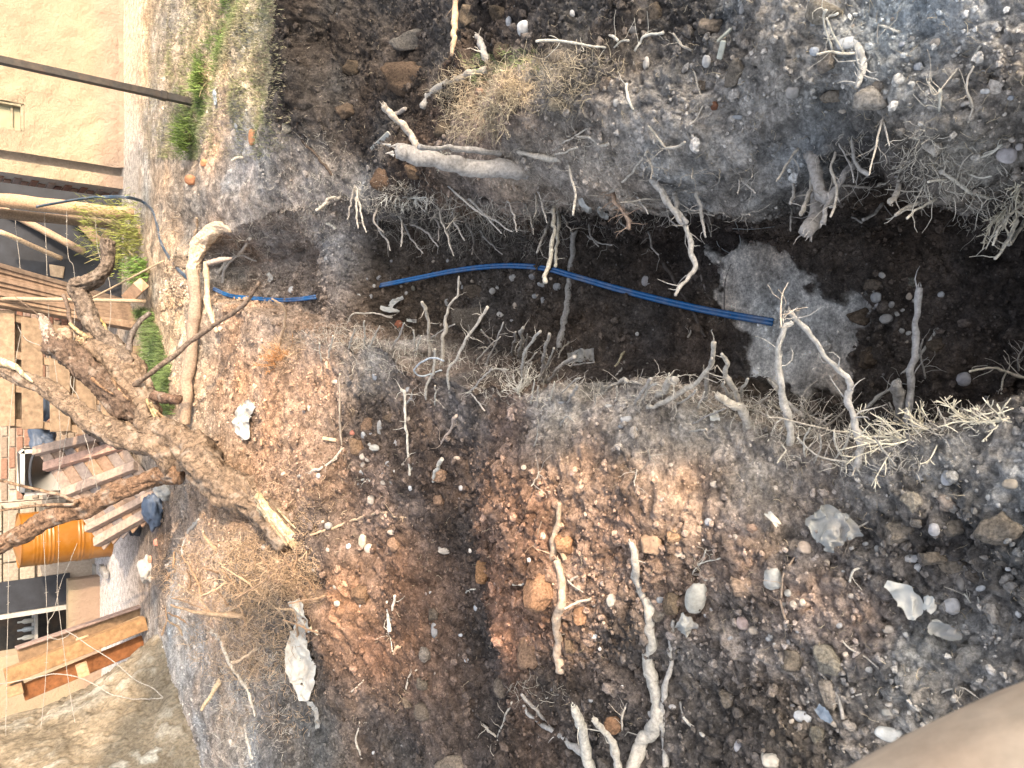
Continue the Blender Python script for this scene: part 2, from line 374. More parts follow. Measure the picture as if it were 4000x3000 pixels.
# colour / cloddiness controls in pixels (converted at z=-.1)
COLS = [  # px,py, r,g,b, clod
(1080,100,.22,.19,.14,.1),(1080,400,.22,.19,.14,.1),(900,200,.24,.19,.12,.1),(600,200,.26,.2,.14,.0),(900,560,.22,.17,.13,.3),
(1000,650,.25,.22,.2,.3),(1150,750,.24,.21,.19,.3),(1250,850,.2,.175,.155,.3),(1150,600,.19,.165,.145,.4),
(1170,60,.06,.048,.04,1),(1165,200,.06,.048,.04,1),(1165,350,.06,.048,.04,1),(1180,480,.07,.055,.045,1),(3270,600,.08,.066,.055,.4),(3350,760,.075,.062,.05,.3),(3430,620,.09,.075,.063,.4),(3400,480,.12,.1,.085,.5),(450,1200,.30,.25,.2,.2),(430,2150,.34,.34,.36,.1),(440,2350,.30,.28,.27,.1),(460,1700,.22,.18,.14,.2),(490,300,.33,.26,.19,.0),(560,100,.30,.23,.17,.0),(530,650,.26,.23,.2,.1),(1250,150,.065,.052,.043,.7),(1300,450,.06,.047,.039,.8),(1450,300,.07,.055,.045,1),(1500,600,.065,.05,.042,1),(1600,150,.11,.1,.092,.7),(1650,320,.075,.055,.045,1),(1750,60,.06,.05,.045,1),(1850,200,.055,.045,.04,1),(1950,100,.06,.05,.045,1),  # points round the right wall hollow darkened: recess shade painted into the soil
(1900,370,.27,.17,.11,.6),(2000,450,.22,.15,.11,.6),(2150,250,.17,.15,.125,.4),(2250,450,.16,.14,.12,.7),(2100,150,.09,.075,.065,.9),(2400,80,.09,.075,.065,1),(2700,80,.11,.09,.075,1),(2600,300,.18,.16,.14,.7),(2900,150,.19,.17,.15,.7),
(2000,600,.21,.185,.16,.35),(2050,740,.22,.19,.165,.2),(2250,720,.27,.24,.21,.15),(2500,600,.25,.225,.2,.3),(2600,720,.22,.195,.17,.2),(2450,790,.21,.185,.16,.1),(2850,790,.2,.18,.155,.1),(2850,400,.23,.21,.19,.5),(2950,560,.22,.2,.18,.4),
(3100,100,.27,.25,.225,.4),(3200,300,.25,.23,.205,.5),(3400,120,.30,.28,.25,.25),(3500,350,.27,.25,.22,.4),(3450,420,.3,.28,.25,.3),(3800,100,.28,.255,.23,.3),(3850,350,.21,.185,.16,.7),(3700,600,.27,.25,.22,.4),(3950,500,.2,.175,.15,.7),(3300,650,.1,.08,.068,.4),
(700,1400,.24,.2,.15,.2),(800,1550,.25,.19,.14,.3),(1000,1500,.22,.14,.09,.4),(1150,1650,.20,.125,.08,.5),(1250,1500,.21,.135,.09,.4),(1000,1850,.19,.12,.075,.4),(1250,1800,.19,.12,.08,.6),
(1450,1450,.2,.17,.145,.5),(1450,1620,.13,.105,.09,1),(1550,1750,.11,.085,.07,1),(1500,1900,.17,.12,.095,.9),
(1000,2200,.2,.15,.11,.5),(700,2150,.13,.1,.08,.4),(900,2350,.22,.16,.12,.4),(1300,2100,.13,.09,.07,.9),(1400,2350,.20,.115,.07,.7),(1450,2550,.17,.09,.055,.5),(1550,2250,.17,.095,.06,.7),(1550,2500,.15,.085,.055,.6),(1500,2750,.12,.09,.075,.8),(1500,2950,.10,.085,.075,1),
(1200,2500,.12,.1,.085,.6),(900,2650,.17,.15,.135,.4),(750,2450,.2,.19,.18,.1),(1000,2900,.17,.16,.15,.4),(1250,2850,.12,.11,.10,.8),
(1700,1850,.12,.08,.06,1),(1780,2100,.075,.062,.055,.9),(1820,2500,.08,.068,.062,1),(1850,2850,.075,.062,.055,1),
(1850,1620,.14,.115,.1,.5),(2000,1720,.17,.105,.075,.7),(2050,1950,.20,.105,.062,1),(2050,2250,.21,.105,.06,1),(2000,2450,.2,.105,.065,1),(2150,2100,.2,.11,.07,1),(1950,2100,.17,.09,.055,1),(2150,2700,.10,.085,.075,1),
(2200,1600,.21,.185,.16,.4),(2500,1680,.23,.205,.18,.3),(2700,1700,.2,.18,.155,.3),(2400,1850,.24,.165,.12,.7),(2700,1900,.25,.18,.135,.7),(2500,2050,.2,.13,.095,1),(2350,2250,.22,.155,.12,.9),(2500,2500,.14,.11,.09,1),(2650,2250,.2,.15,.12,1),(2350,2900,.1,.085,.075,1),
(2700,2650,.15,.13,.115,1),(2900,2150,.21,.16,.13,.9),(2900,2450,.21,.175,.15,.9),(2950,1850,.22,.195,.17,.4),(3100,2050,.2,.165,.14,.7),(3200,2350,.22,.17,.14,.8),(3400,2450,.2,.15,.12,.7),(3450,2200,.14,.12,.105,1),(3700,2120,.11,.095,.085,1),(3300,2700,.2,.18,.16,.9),(3600,2550,.22,.2,.175,.7),(3550,2750,.21,.19,.165,.8),(2800,2900,.12,.1,.085,1),(3100,2850,.13,.11,.09,1),
(3400,1900,.22,.2,.18,.6),(3700,1800,.23,.21,.185,.6),(3950,1850,.23,.21,.19,.5),(3950,2200,.13,.115,.10,.9),(3900,2500,.2,.18,.16,.7)]
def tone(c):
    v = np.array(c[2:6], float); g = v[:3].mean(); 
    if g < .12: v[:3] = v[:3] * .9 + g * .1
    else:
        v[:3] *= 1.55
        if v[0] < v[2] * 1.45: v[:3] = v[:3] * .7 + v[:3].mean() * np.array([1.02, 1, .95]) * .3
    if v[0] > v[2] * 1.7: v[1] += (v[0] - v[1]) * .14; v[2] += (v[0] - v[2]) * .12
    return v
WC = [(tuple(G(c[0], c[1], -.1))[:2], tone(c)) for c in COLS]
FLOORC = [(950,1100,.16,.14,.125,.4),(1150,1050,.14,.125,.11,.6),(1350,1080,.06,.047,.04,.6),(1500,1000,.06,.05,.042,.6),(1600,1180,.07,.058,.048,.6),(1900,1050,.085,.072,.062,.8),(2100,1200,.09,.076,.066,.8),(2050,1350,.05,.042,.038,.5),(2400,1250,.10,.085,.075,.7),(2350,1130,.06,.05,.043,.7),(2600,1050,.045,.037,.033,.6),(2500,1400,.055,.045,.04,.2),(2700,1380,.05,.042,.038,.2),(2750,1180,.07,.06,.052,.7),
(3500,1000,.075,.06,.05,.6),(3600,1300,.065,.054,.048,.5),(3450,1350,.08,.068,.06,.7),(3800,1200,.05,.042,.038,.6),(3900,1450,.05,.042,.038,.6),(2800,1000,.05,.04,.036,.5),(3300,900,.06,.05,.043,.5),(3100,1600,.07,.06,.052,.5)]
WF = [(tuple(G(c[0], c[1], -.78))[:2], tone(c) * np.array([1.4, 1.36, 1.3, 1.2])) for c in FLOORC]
SANDP = [(2860,1010),(2960,975),(3090,980),(3170,1040),(3230,1130),(3270,1190),(3300,1150),(3345,1135),(3372,1211),(3400,1277),(3350,1350),(3382,1434),(3370,1452),(3350,1530),(3241,1530),(3169,1494),(3157,1536),(3060,1539),(3000,1530),(2940,1450),(2905,1340),(2850,1250),(2830,1140),(2800,1060)]
def inpoly(x, y, poly):
    c = np.zeros(np.shape(x), bool); n = len(poly)
    for i in range(n):
        x1, y1 = poly[i]; x2, y2 = poly[(i + 1) % n]
        if y1 == y2: continue
        c ^= ((y1 > y) != (y2 > y)) & (x < (x2 - x1) * (y - y1) / (y2 - y1) + x1)
    return c

# ------------------------------------------------------------------ build terrain grid
Ys = [-2.2]
while Ys[-1] < 15:
    y = Ys[-1]; Ys.append(y + (.05 if y < .3 else .0052 + .0020 * y if y < 8.2 else .12))
Ys = np.array(Ys); NR = len(Ys)
nLb, nLw, nF, nRw, nRb = 330, 60, 84, 70, 330
XL, ZL = look(TL, Ys); Xl, Zl = look(Tl, Ys); Xr, Zr = look(Tr, Ys); XR, ZR = look(TR, Ys)
wob = np.stack([Ys, Ys * 0, Ys * 0], 1)
XL = XL + .05 * fbm(wob, .3, 3, 1); XR = XR + .05 * fbm(wob, .33, 3, 2); Xl = Xl + .02 * fbm(wob, .3, 3, 3); Xr = Xr + .02 * fbm(wob, .3, 3, 4)
endf = np.clip((6.9 - Ys) / .7, 0, 1); endf = endf * endf * (3 - 2 * endf)        # the trench runs out towards the log
dam = np.exp(-((Ys - 4.75) / .30) ** 2) * .20                                      # ridge left standing across the trench
Zl = Zl + dam; Zr = Zr + dam * 1.3
Xl = np.maximum(Xl, XL + .03); Xr = np.maximum(Xr, Xl + .06); XR = np.maximum(XR, Xr - .12 + .15 * np.clip((Ys - 4) * 1.5, 0, 1))
XLe, XRe = XL, XR
rows = []; part = []
def lin(n): return np.linspace(0, 1, n, endpoint=False)
for j, Y in enumerate(Ys):
    e = endf[j]
    wl = 2.2 + .62 * max(Y, 0) + (6 if Y > 8 else 0); wr = 1.7 + .62 * max(Y, 0) + (6 if Y > 8 else 0)
    t = lin(nLb); xa = XLe[j] - wl * (1 - t) ** 1.0
    t2 = lin(nLw); xb = XLe[j] + (Xl[j] - XLe[j]) * (t2 ** 1.15)
    t3 = lin(nF); xc = Xl[j] + (Xr[j] - Xl[j]) * t3
    t4 = lin(nRw); xd = Xr[j] + (XRe[j] - Xr[j]) * (t4 ** 1.4) + .05 * np.sin(t4 * math.pi) * e
    t5 = np.linspace(0, 1, nRb); xe = XRe[j] + wr * t5
    rows.append(np.concatenate([xa, xb, xc, xd, xe]))
NC = len(rows[0]); PX = np.array(rows); PY = np.repeat(Ys[:, None], NC, 1)
seg = np.concatenate([np.zeros(nLb), np.ones(nLw), np.full(nF, 2), np.full(nRw, 3), np.full(nRb, 4)]).astype(int)
SEG = np.repeat(seg[None], NR, 0)
PZ = np.zeros_like(PX)
def flat(a): return a.ravel()
zl_at = bank(WL, flat(PX[:, :nLb + 1]), flat(PY[:, :nLb + 1])).reshape(NR, nLb + 1)
zr_at = bank(WR, flat(PX[:, -nRb:]), flat(PY[:, -nRb:])).reshape(NR, nRb)
# grass plateau edge on the right : clean cut at Y = 4.55
ym = PY[:, -nRb:]; xm = PX[:, -nRb:]
ycut = 4.52 + .05 * fbm(np.stack([xm.ravel(), xm.ravel() * 0, xm.ravel() * 0], 1), .3, 3, 9).reshape(xm.shape)
k = np.clip((ym - ycut) / .22 + .5, 0, 1); k = k * k * (3 - 2 * k) * np.clip((xm - 1.35) / .3, 0, 1)
zr_at = zr_at * (1 - k)
far = np.clip((PY - 6.8) / 1.2, 0, 1)
zl_at = zl_at * (1 - np.clip((PY[:, :nLb + 1] - 8.2) / 1, 0, 1)); zr_at *= 1 - np.clip((ym - 6.5) / 1, 0, 1)
# blend banks to the edge heights near the trench
dL = (XLe[:, None] - PX[:, :nLb + 1]); bl = np.exp(-(dL / .16) ** 2)
zl_at = zl_at * (1 - bl) + ZL[:, None] * bl
dR = PX[:, -nRb:] - XRe[:, None]; br = np.exp(-(dR / .09) ** 2)
zr_at = zr_at * (1 - br) + ZR[:, None] * br
PZ[:, :nLb] = zl_at[:, :nLb]; PZ[:, -nRb:] = zr_at
e = endf[:, None]
t2 = lin(nLw)[None]; PZ[:, nLb:nLb + nLw] = ZL[:, None] + (Zl - ZL)[:, None] * (t2 ** .85) * e
t3 = lin(nF)[None]; zf = Zl[:, None] + (Zr - Zl)[:, None] * t3 - .03 * np.sin(t3 * math.pi)
PZ[:, nLb + nLw:nLb + nLw + nF] = zf * e
t4 = lin(nRw)[None]; PZ[:, nLb + nLw + nF:nLb + nLw + nF + nRw] = Zr[:, None] * e + (ZR[:, None] - Zr[:, None] * e) * t4
P = np.stack([flat(PX), flat(PY), flat(PZ)], 1)
segf = flat(SEG)
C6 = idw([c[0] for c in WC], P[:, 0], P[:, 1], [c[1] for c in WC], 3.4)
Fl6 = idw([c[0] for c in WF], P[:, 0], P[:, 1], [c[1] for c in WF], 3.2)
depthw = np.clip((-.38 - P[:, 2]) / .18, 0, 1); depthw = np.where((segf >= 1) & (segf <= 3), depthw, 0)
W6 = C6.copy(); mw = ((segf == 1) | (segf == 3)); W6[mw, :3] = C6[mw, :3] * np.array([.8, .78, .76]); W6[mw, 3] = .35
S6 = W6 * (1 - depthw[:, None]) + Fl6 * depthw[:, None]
px0, py0 = to_px(P)
nz1 = fbm(P, .09, 4, 21)
nz2 = fbm(P, .09, 4, 22); sf = np.zeros(len(P))
for q_ in range(9): sf += inpoly(px0 + nz1 * 75 + 10 * math.cos(q_ * .7), py0 + nz2 * 75 + 10 * math.sin(q_ * .7), SANDP)
sf = sf / 9 * (segf == 2); sf = np.clip(sf + .25 * fbm(P, .03, 3, 23) * (sf > 0) * (sf < 1), 0, 1); sand = sf > .5
S6 = S6 * (1 - sf[:, None]) + np.array([.50, .462, .415, .06]) * sf[:, None]
# displacement along normals
gx = np.gradient(P.reshape(NR, NC, 3), axis=1); gy = np.gradient(P.reshape(NR, NC, 3), axis=0)
N = np.cross(gx, gy).reshape(-1, 3); N /= np.linalg.norm(N, axis=1)[:, None] + 1e-9
mid = (P[:, 1] > .2) & (P[:, 1] < 8.4)
clod = S6[:, 3]
D = np.zeros(len(P)); Pm = P[mid]; cm = clod[mid]; sm_ = sand[mid]
warp = Pm + np.stack([fbm(Pm, .05, 2, 31), fbm(Pm, .05, 2, 32), fbm(Pm, .05, 2, 33)], 1) * .012
d = fbm(Pm, .5, 2, 5) * .045 * np.where(sm_, .2, 1); lum, lum2, lcr = worley(warp, .30, 15); d += ((1 - np.clip(lum, 0, 1)) - .45) * .075 * np.where((Pm[:, 0] > .3) & (Pm[:, 2] > -.5), 1, .45) * np.where(sm_, .1, 1)
f1, f2, cr = worley(warp, .15, 40); d += (np.clip((f2 - f1) * 2.2, 0, 1) ** .6 - .5) * .034 * cm * (cr > .5)
f1, f2, cr = worley(warp, .062, 50); d += (np.clip((f2 - f1) * 2.2, 0, 1) ** .6 - .5) * .027 * (.12 + cm) * (cr > .25)
f1, f2, cr3 = worley(warp, .026, 60); d += (np.clip((f2 - f1) * 2, 0, 1) ** .7 - .5) * .010 * (.22 + cm) * np.where(sm_, .3, 1)
d += fbm(Pm, .05, 5, 71, .68) * .013 * np.where(sm_, .18, 1) * (.6 + .6 * cm) + fbm(Pm, .012, 2, 75) * np.where(sm_, .001, .004)
yard = np.clip((Pm[:, 1] - 7.0) / .8, 0, 1); d *= 1 - .75 * yard
D[mid] = d
P2 = P + N * D[:, None]
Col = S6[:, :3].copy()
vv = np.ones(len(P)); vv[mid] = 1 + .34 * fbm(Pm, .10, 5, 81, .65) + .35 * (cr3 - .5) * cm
Col *= np.clip(vv, .4, 1.8)[:, None] * (1.22 - .32 * np.clip(clod, 0, 1))[:, None]  # cloddy ground darkened: shade between clods painted into the colour
warmv = np.zeros(len(P)); warmv[mid] = fbm(Pm, .3, 3, 91) * .10
Col[:, 0] *= 1 + warmv; Col[:, 2] *= 1 - warmv
idx = np.arange(NR * NC).reshape(NR, NC)
F = np.stack([idx[:-1, :-1], idx[:-1, 1:], idx[1:, 1:], idx[1:, :-1]], -1).reshape(-1, 4)
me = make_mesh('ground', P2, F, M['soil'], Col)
ground = link('ground', me, kind='structure')
bvh = BVHTree.FromPolygons(P2.tolist(), F.tolist())
NP_, NN = P2, N
def surf(x, y):
    d = ray(x, y); h = bvh.ray_cast(CAM, d.normalized())
    if h[0] is None: p = G(x, y, 0); return p, Vector((0, 0, 1)), (p - CAM).dot(Vector((0, cp, -sp)))
    nrm = h[1]
    if nrm.dot(d) > 0: nrm = -nrm
    return h[0], nrm, (h[0] - CAM).dot(Vector((0, cp, -sp)))
def down(X, Y, z0=2.0):
    h = bvh.ray_cast(Vector((X, Y, z0)), Vector((0, 0, -1)))
    return h[0].z if h[0] is not None else 0.0
ys_in = (P[:, 1] > .35) & (P[:, 1] < 7.6) & (px0 > 500) & (px0 < 4080) & (py0 > -80) & (py0 < 3080)
CAND = np.nonzero(ys_in)[0]

# ------------------------------------------------------------------ scattered clods, grit (uncountable)
def scatter_rocks(name, n, smin, smax, alpha, wfun, colfun, mat, sub, flat=.75, disp=.28, label=None, seed=0, sink=.3, smooth=False):
    rg = np.random.default_rng(seed)
    area = np.ones(len(CAND)); Yc = P[CAND, 1]; area = (.0052 + .002 * Yc) * (2.2 + .62 * Yc) * np.where((Yc > 5.2) & (P[CAND, 0] > .9), .12, 1)
    wt = wfun(CAND) * area; wt = wt / wt.sum(); ii = rg.choice(CAND, n, p=wt)
    s = smin * (1 - rg.random(n) * (1 - (smin / smax) ** alpha)) ** (-1 / alpha)
    V0, F0 = ICO[sub]; nv = len(V0); mb_v = []; mb_c = []
    k = 12; protos = []
    for q in range(k):
        dd = 1 + disp * fbm(V0 * 1.0 + q * 9.3, .8, 3, q + seed); sc = np.array([1, rg.uniform(.65, 1), rg.uniform(.55, .9)])
        pn = rg.normal(0, 1, (11, 3)); pn /= np.linalg.norm(pn, axis=1)[:, None]; pd = rg.uniform(.55, .9, 11); dot = V0 @ pn.T
        vq = V0 * (np.minimum(1, np.min(np.where(dot > .05, pd / np.maximum(dot, .05), 9), axis=1)) * dd)[:, None]
        protos.append(vq * sc)
    pr = np.array(protos)[rg.integers(0, k, n)]
    a = rg.random(n) * 6.283; b = rg.normal(0, .5, n); ca, sa, cb, sb = np.cos(a), np.sin(a), np.cos(b), np.sin(b)
    z1 = np.stack([pr[..., 0], pr[..., 1] * cb[:, None] - pr[..., 2] * sb[:, None], pr[..., 1] * sb[:, None] + pr[..., 2] * cb[:, None]], -1)
    z2 = np.stack([z1[..., 0] * ca[:, None] - z1[..., 1] * sa[:, None], z1[..., 0] * sa[:, None] + z1[..., 1] * ca[:, None], z1[..., 2]], -1)
    ctr = P2[ii] + N[ii] * (s * (.6 - sink))[:, None]; ctr[:, :2] += rg.normal(0, .004, (n, 2))
    V = z2 * s[:, None, None] + ctr[:, None, :]
    c = colfun(ii, rg)
    Fq = (F0[None] + (np.arange(n) * nv)[:, None, None]).reshape(-1, 3)
    m = make_mesh(name, V.reshape(-1, 3), Fq, mat, np.repeat(c, nv, 0), smooth)
    return link(name, m, label=label, kind='stuff')
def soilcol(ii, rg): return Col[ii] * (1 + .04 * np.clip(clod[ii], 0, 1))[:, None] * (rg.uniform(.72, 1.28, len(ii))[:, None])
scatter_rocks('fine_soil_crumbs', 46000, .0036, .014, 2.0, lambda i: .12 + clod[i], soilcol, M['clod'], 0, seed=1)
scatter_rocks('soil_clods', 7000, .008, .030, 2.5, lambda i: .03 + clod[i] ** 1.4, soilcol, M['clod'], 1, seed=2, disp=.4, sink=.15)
def stonecol(ii, rg):
    base = np.array([[.42, .41, .40], [.34, .34, .34], [.5, .47, .42], [.38, .31, .27], [.27, .28, .3]])[rg.integers(0, 5, len(ii))]
    return (base * .3 + Col[ii] * .95) * rg.uniform(.7, 1.1, len(ii))[:, None]
scatter_rocks('gravel', 1900, .003, .010, 1.7, lambda i: .35 + .5 * clod[i] - .25 * sand[i], stonecol, M['stone'], 1, seed=3, disp=.15, smooth=True)


# ------------------------------------------------------------------ shade: added leaf screen behind the camera, shaped to leave the lit patches
LIT = [[(-900,-900),(1010,-900),(1000,200),(1040,480),(900,600),(760,740),(700,900),(740,1010),(880,1120),(1040,1180),(1070,1300),(1190,1330),(1420,1400),(1410,1600),(1370,1720),(1390,1930),(1560,1960),(1625,2050),(1610,2350),(1640,2600),(1540,2850),(1400,2820),(1250,2550),(1170,2400),(1000,2440),(800,2470),(640,2440),(560,3300),(-900,3900)],
[(1600,1680),(1720,1640),(1850,1700),(2000,1790),(2250,1745),(2470,1760),(2660,1830),(2770,1840),(2830,1950),(2850,2080),(3100,2050),(3110,2180),(2900,2250),(2700,2200),(2560,2400),(2500,2560),(2420,2600),(2280,2640),(2120,2600),(1950,2500),(1900,2250),(1860,2000),(1780,1850)],
[(3130,2290),(3250,2260),(3360,2420),(3330,2500),(3180,2450)],
[(1730,330),(1830,240),(2010,250),(2070,340),(2040,500),(1900,540),(1780,430)],[(1520,550),(1700,550),(1710,665),(1540,665)],[(1740,-200),(1830,-200),(1805,210),(1745,215)],[(1470,400),(1550,400),(1550,480),(1470,480)]]
SHADE = [[(640,-100),(700,-100),(625,250),(575,560),(600,700),(610,800),(540,840),(470,790),(455,660),(520,600),(560,350)],
[(720,330),(650,480),(600,640),(575,620),(640,420)],[(700,400),(760,560),(720,800),(660,900),(640,800),(690,600)]]
mb = MB(); ca = []
sd = np.array(SUN); sh = sd[:2] / sd[1]            # per metre of Y
cells = []
cs = .075
for iz in range(int(7.0 / cs)):
    for ix in range(int(15.0 / cs)):
        x0 = -3.2 + ix * cs; z0 = -.1 + iz * cs; o = Vector((x0, -1.5, z0))
        h = bvh.ray_cast(o, -SUN)
        if h[0] is None:
            if z0 < 1.2: cells.append((x0, z0))
            continue
        q = h[0]; a, b = to_px(np.array([[q.x, q.y, q.z]])); cells.append((x0, z0, a[0], b[0]))
LIT[3:] = [[(np.mean([a for a, b in p_]) + 1.4 * (x - np.mean([a for a, b in p_])), np.mean([b for a, b in p_]) + 1.4 * (y - np.mean([b for a, b in p_]))) for x, y in p_] for p_ in LIT[3:]]
cx = np.array([c for c in cells if len(c) == 4]); jx = fbm(np.stack([cx[:, 0], cx[:, 1], cx[:, 1] * 0], 1), .35, 3, 200) * 45
lit = np.zeros(len(cx), bool)
ax_ = cx[:, 2] + jx; by_ = cx[:, 3] + jx[::-1]
for p_ in LIT: lit |= inpoly(ax_, by_, p_)
for p_ in SHADE: lit &= ~inpoly(ax_, by_, p_)
inv = (cx[:, 2] < 4700) & (cx[:, 2] > 200) & (cx[:, 3] > -450) & (cx[:, 3] < 3450)
rl = []
for q_ in ((3700,3500),(4000,3300),(4300,3300),(4000,3000),(4300,3000),(3400,3500),(4200,3500)):
    p_ = np.array(PT(*q_, .4)); k_ = (p_[1] + 1.5) / -SUN.y; p_ = p_ + sd * k_
    rl += [(p_[0] + .075 * i_, p_[2] + .075 * j_) for i_ in range(-2, 3) for j_ in range(-2, 3)]
cc_ = cx[~lit & inv][:, :2]
low = np.array(rl)
if len(low): cc_ = np.concatenate([cc_, low])
n = len(cc_); rg = np.random.default_rng(11); kq = 3
ctr = np.repeat(np.stack([cc_[:, 0], np.full(n, -1.5), cc_[:, 1]], 1), kq, 0) + rg.normal(0, .02, (n * kq, 3)) + rg.normal(0, 1, (n * kq, 1)) * sd * .25
up_ = np.cross(sd, [0, 0, 1]); up_ /= np.linalg.norm(up_); v_ = np.cross(up_, sd)
a = rg.random(n * kq) * 6.28; e1 = np.cos(a)[:, None] * up_ + np.sin(a)[:, None] * v_; e2 = -np.sin(a)[:, None] * up_ + np.cos(a)[:, None] * v_
e1 += rg.normal(0, .25, e1.shape); e2 += rg.normal(0, .25, e2.shape)
V = np.stack([ctr - e1 * .07, ctr + e2 * .045, ctr + e1 * .07, ctr - e2 * .045], 1).reshape(-1, 3)
Fh = np.arange(n * kq * 4).reshape(-1, 4)
shade_leaf_screen = empty('shade_leaf_screen', (2, -1.5, 0), 'added unseen leaf screen behind the camera, shaped to shade the near soil', 'shade_leaf_screen')
fol = make_mesh('foliage', V - np.array([2, -1.5, 0]), Fh, M['leaf'], np.repeat(np.array([.09, .13, .06]) * rg.uniform(.6, 1.4, (n * kq, 1)), 4, 0), False)
link('foliage', fol, shade_leaf_screen)
for k_ in range(5):
    m_ = MB(); m_.tube(smooth_path([(-4 + 2.6 * k_, 0, -.2), (-3.9 + 2.6 * k_, .05, .6), (-4 + 2.6 * k_, 0, 1.1)], 3), [.05] * 7, 6, (.12, .09, .06)); link('stem', m_.mesh('stem', M['bark']), shade_leaf_screen)

# ------------------------------------------------------------------ roots, sticks
PALE = (.62, .57, .48); GREY = (.44, .41, .37); BROWN = (.10, .07, .05); TAN = (.50, .36, .24); DUST = (.50, .45, .38); WHITE = (.66, .62, .53); RUST = (.34, .17, .085)
def path_world(pts, mode, rpx, lift=.06, base_t=None):
    out = []; info = [surf(*p) for p in pts]; tb = base_t or info[-1][2]; n = len(pts)
    L_ = np.concatenate([[0], np.cumsum([math.dist(pts[i], pts[i + 1]) for i in range(n - 1)])]); L_ = 1 - L_ / max(L_[-1], 1)
    for i, p in enumerate(pts):
        ts = info[i][2]; r = rpx * ts / FPX
        if mode == 'lie': t = ts - r * .55
        else: t = min(ts - r * .8, tb * (1 - lift * L_[i]) if i < n - 1 else tb)
        out.append(np.array(PT(p[0], p[1], t)))
    return out
rid = [0]; BATCH = {}
ORD = 'leftmost second third fourth fifth sixth seventh eighth ninth tenth eleventh twelfth thirteenth fourteenth fifteenth sixteenth seventeenth eighteenth nineteenth twentieth twenty-first twenty-second twenty-third twenty-fourth twenty-fifth twenty-sixth twenty-seventh twenty-eighth twenty-ninth thirtieth'.split() + ['thirty-' + w_ for w_ in 'first second third fourth fifth sixth seventh eighth ninth'.split()] + ['fortieth'] + ['forty-' + w_ for w_ in 'first second third fourth fifth sixth seventh eighth ninth'.split()] + ['fiftieth'] + ['fifty-' + w_ for w_ in 'first second third fourth fifth sixth seventh eighth ninth'.split()]
def area_of(x, y):
    if y < 1080: return 'in the far right trench wall' if x < 2000 else 'in the right trench wall at mid distance' if x < 3000 else 'in the near right bank'
    if y < 2000: return 'on the far left trench lip' if x < 2000 else 'on the middle left trench lip' if x < 3000 else 'on the near left trench lip'
    return 'on the left spoil slope'
def root(pts, r0, r1, label=None, mode='air', col=GREY, twigs=0, lift=.06, name='root', cat='root', group=None, rough=.16, base_t=None, mat='root', tw_len=.09):
    """pts: photo positions from the free tip to the anchored base; r in photo pixels."""
    rid[0] += 1; sd_ = rid[0]
    Pw = path_world(pts, mode, (r0 + r1) / 2, lift, base_t)
    tm = np.mean([(Vector(q) - CAM).dot(Vector((0, cp, -sp))) for q in Pw]); k_ = tm / FPX
    if mode == 'air':                                   # carry the base a little way into the soil
        dvec = Pw[-1] - Pw[-2]; dvec /= np.linalg.norm(dvec) + 1e-9; Pw.append(Pw[-1] + dvec * r1 * k_ * 1.2 + np.array(ray(*pts[-1])) * .03)
    S = smooth_path(Pw, 9, 0, sd_); n_ = len(S); rr = np.linspace(r0, r1, n_) * k_
    ar_ = np.concatenate([[0], np.cumsum(np.linalg.norm(np.diff(S, axis=0), axis=1))]); q1 = np.stack([ar_, ar_ * 0 + sd_ * 1.7, ar_ * 0], 1)
    S = S + np.stack([fbm(q1, .05, 3, 1), fbm(q1, .05, 3, 2), fbm(q1, .05, 3, 3)], 1) * np.minimum(rr * .9, .006)[:, None]
    rr = rr * (1 + (.09 if r0 + r1 > 30 else .2) * fbm(q1, .035, 2, 4))
    o = S[-1].copy(); mb_ = MB(); c = np.array(col)
    big = (r0 + r1) / 2 > 15
    mb_.tube(S, rr, 10 if big else 6, c, True, rough if big else .2, sd_)
    rg_ = np.random.default_rng(sd_ + 9)
    for q in range(twigs):
        i = rg_.integers(1, n_ - 1); d_ = S[min(i + 1, n_ - 1)] - S[i - 1]; d_ /= np.linalg.norm(d_) + 1e-9
        v = rg_.normal(0, 1, 3); v -= d_ * v.dot(d_); v /= np.linalg.norm(v); v = v * .9 - d_ * .5
        pl = [S[i]]; ln = tw_len * rg_.uniform(.3, 1.2)
        for s_ in range(4): v = v + rg_.normal(0, .35, 3); v /= np.linalg.norm(v); pl.append(pl[-1] + v * ln / 4)
        mb_.tube(np.array(pl), np.linspace(min(rr[i] * .35, .0032), .0006, 5), 4, c * 1.05, False)
    if r0 > 9:                                          # frayed fibres at the torn tip
        d_ = S[0] - S[2]; d_ /= np.linalg.norm(d_) + 1e-9
        for q in range(7):
            v = d_ + rg_.normal(0, .25, 3); st = S[0] + rg_.normal(0, .45, 3) * rr[0]
            mb_.tube(np.array([st, st + v * rr[0] * 1.1]), [rr[0] * .22, rr[0] * .04], 4, c * 1.25, False)
    ob = link(name, mb_.mesh(name, M[mat], True, o), label=label, cat=cat, group=group, loc=o)
    if label is None: ob['group'] = 'thin loose roots ' + area_of(*pts[0]); BATCH.setdefault(area_of(*pts[0]), []).append((pts[0][0], ob))
    return ob
def cx_(col, row, pts): return [(col * 1000 + a_ / 1.659, row * 1000 + b_ / 1.659) for a_, b_ in pts]
def R_(c, r, pts, w0, w1, *a_, **kw): return root(cx_(c, r, pts), w0, w1, *a_, **kw)
A = 'air'; L = 'lie'
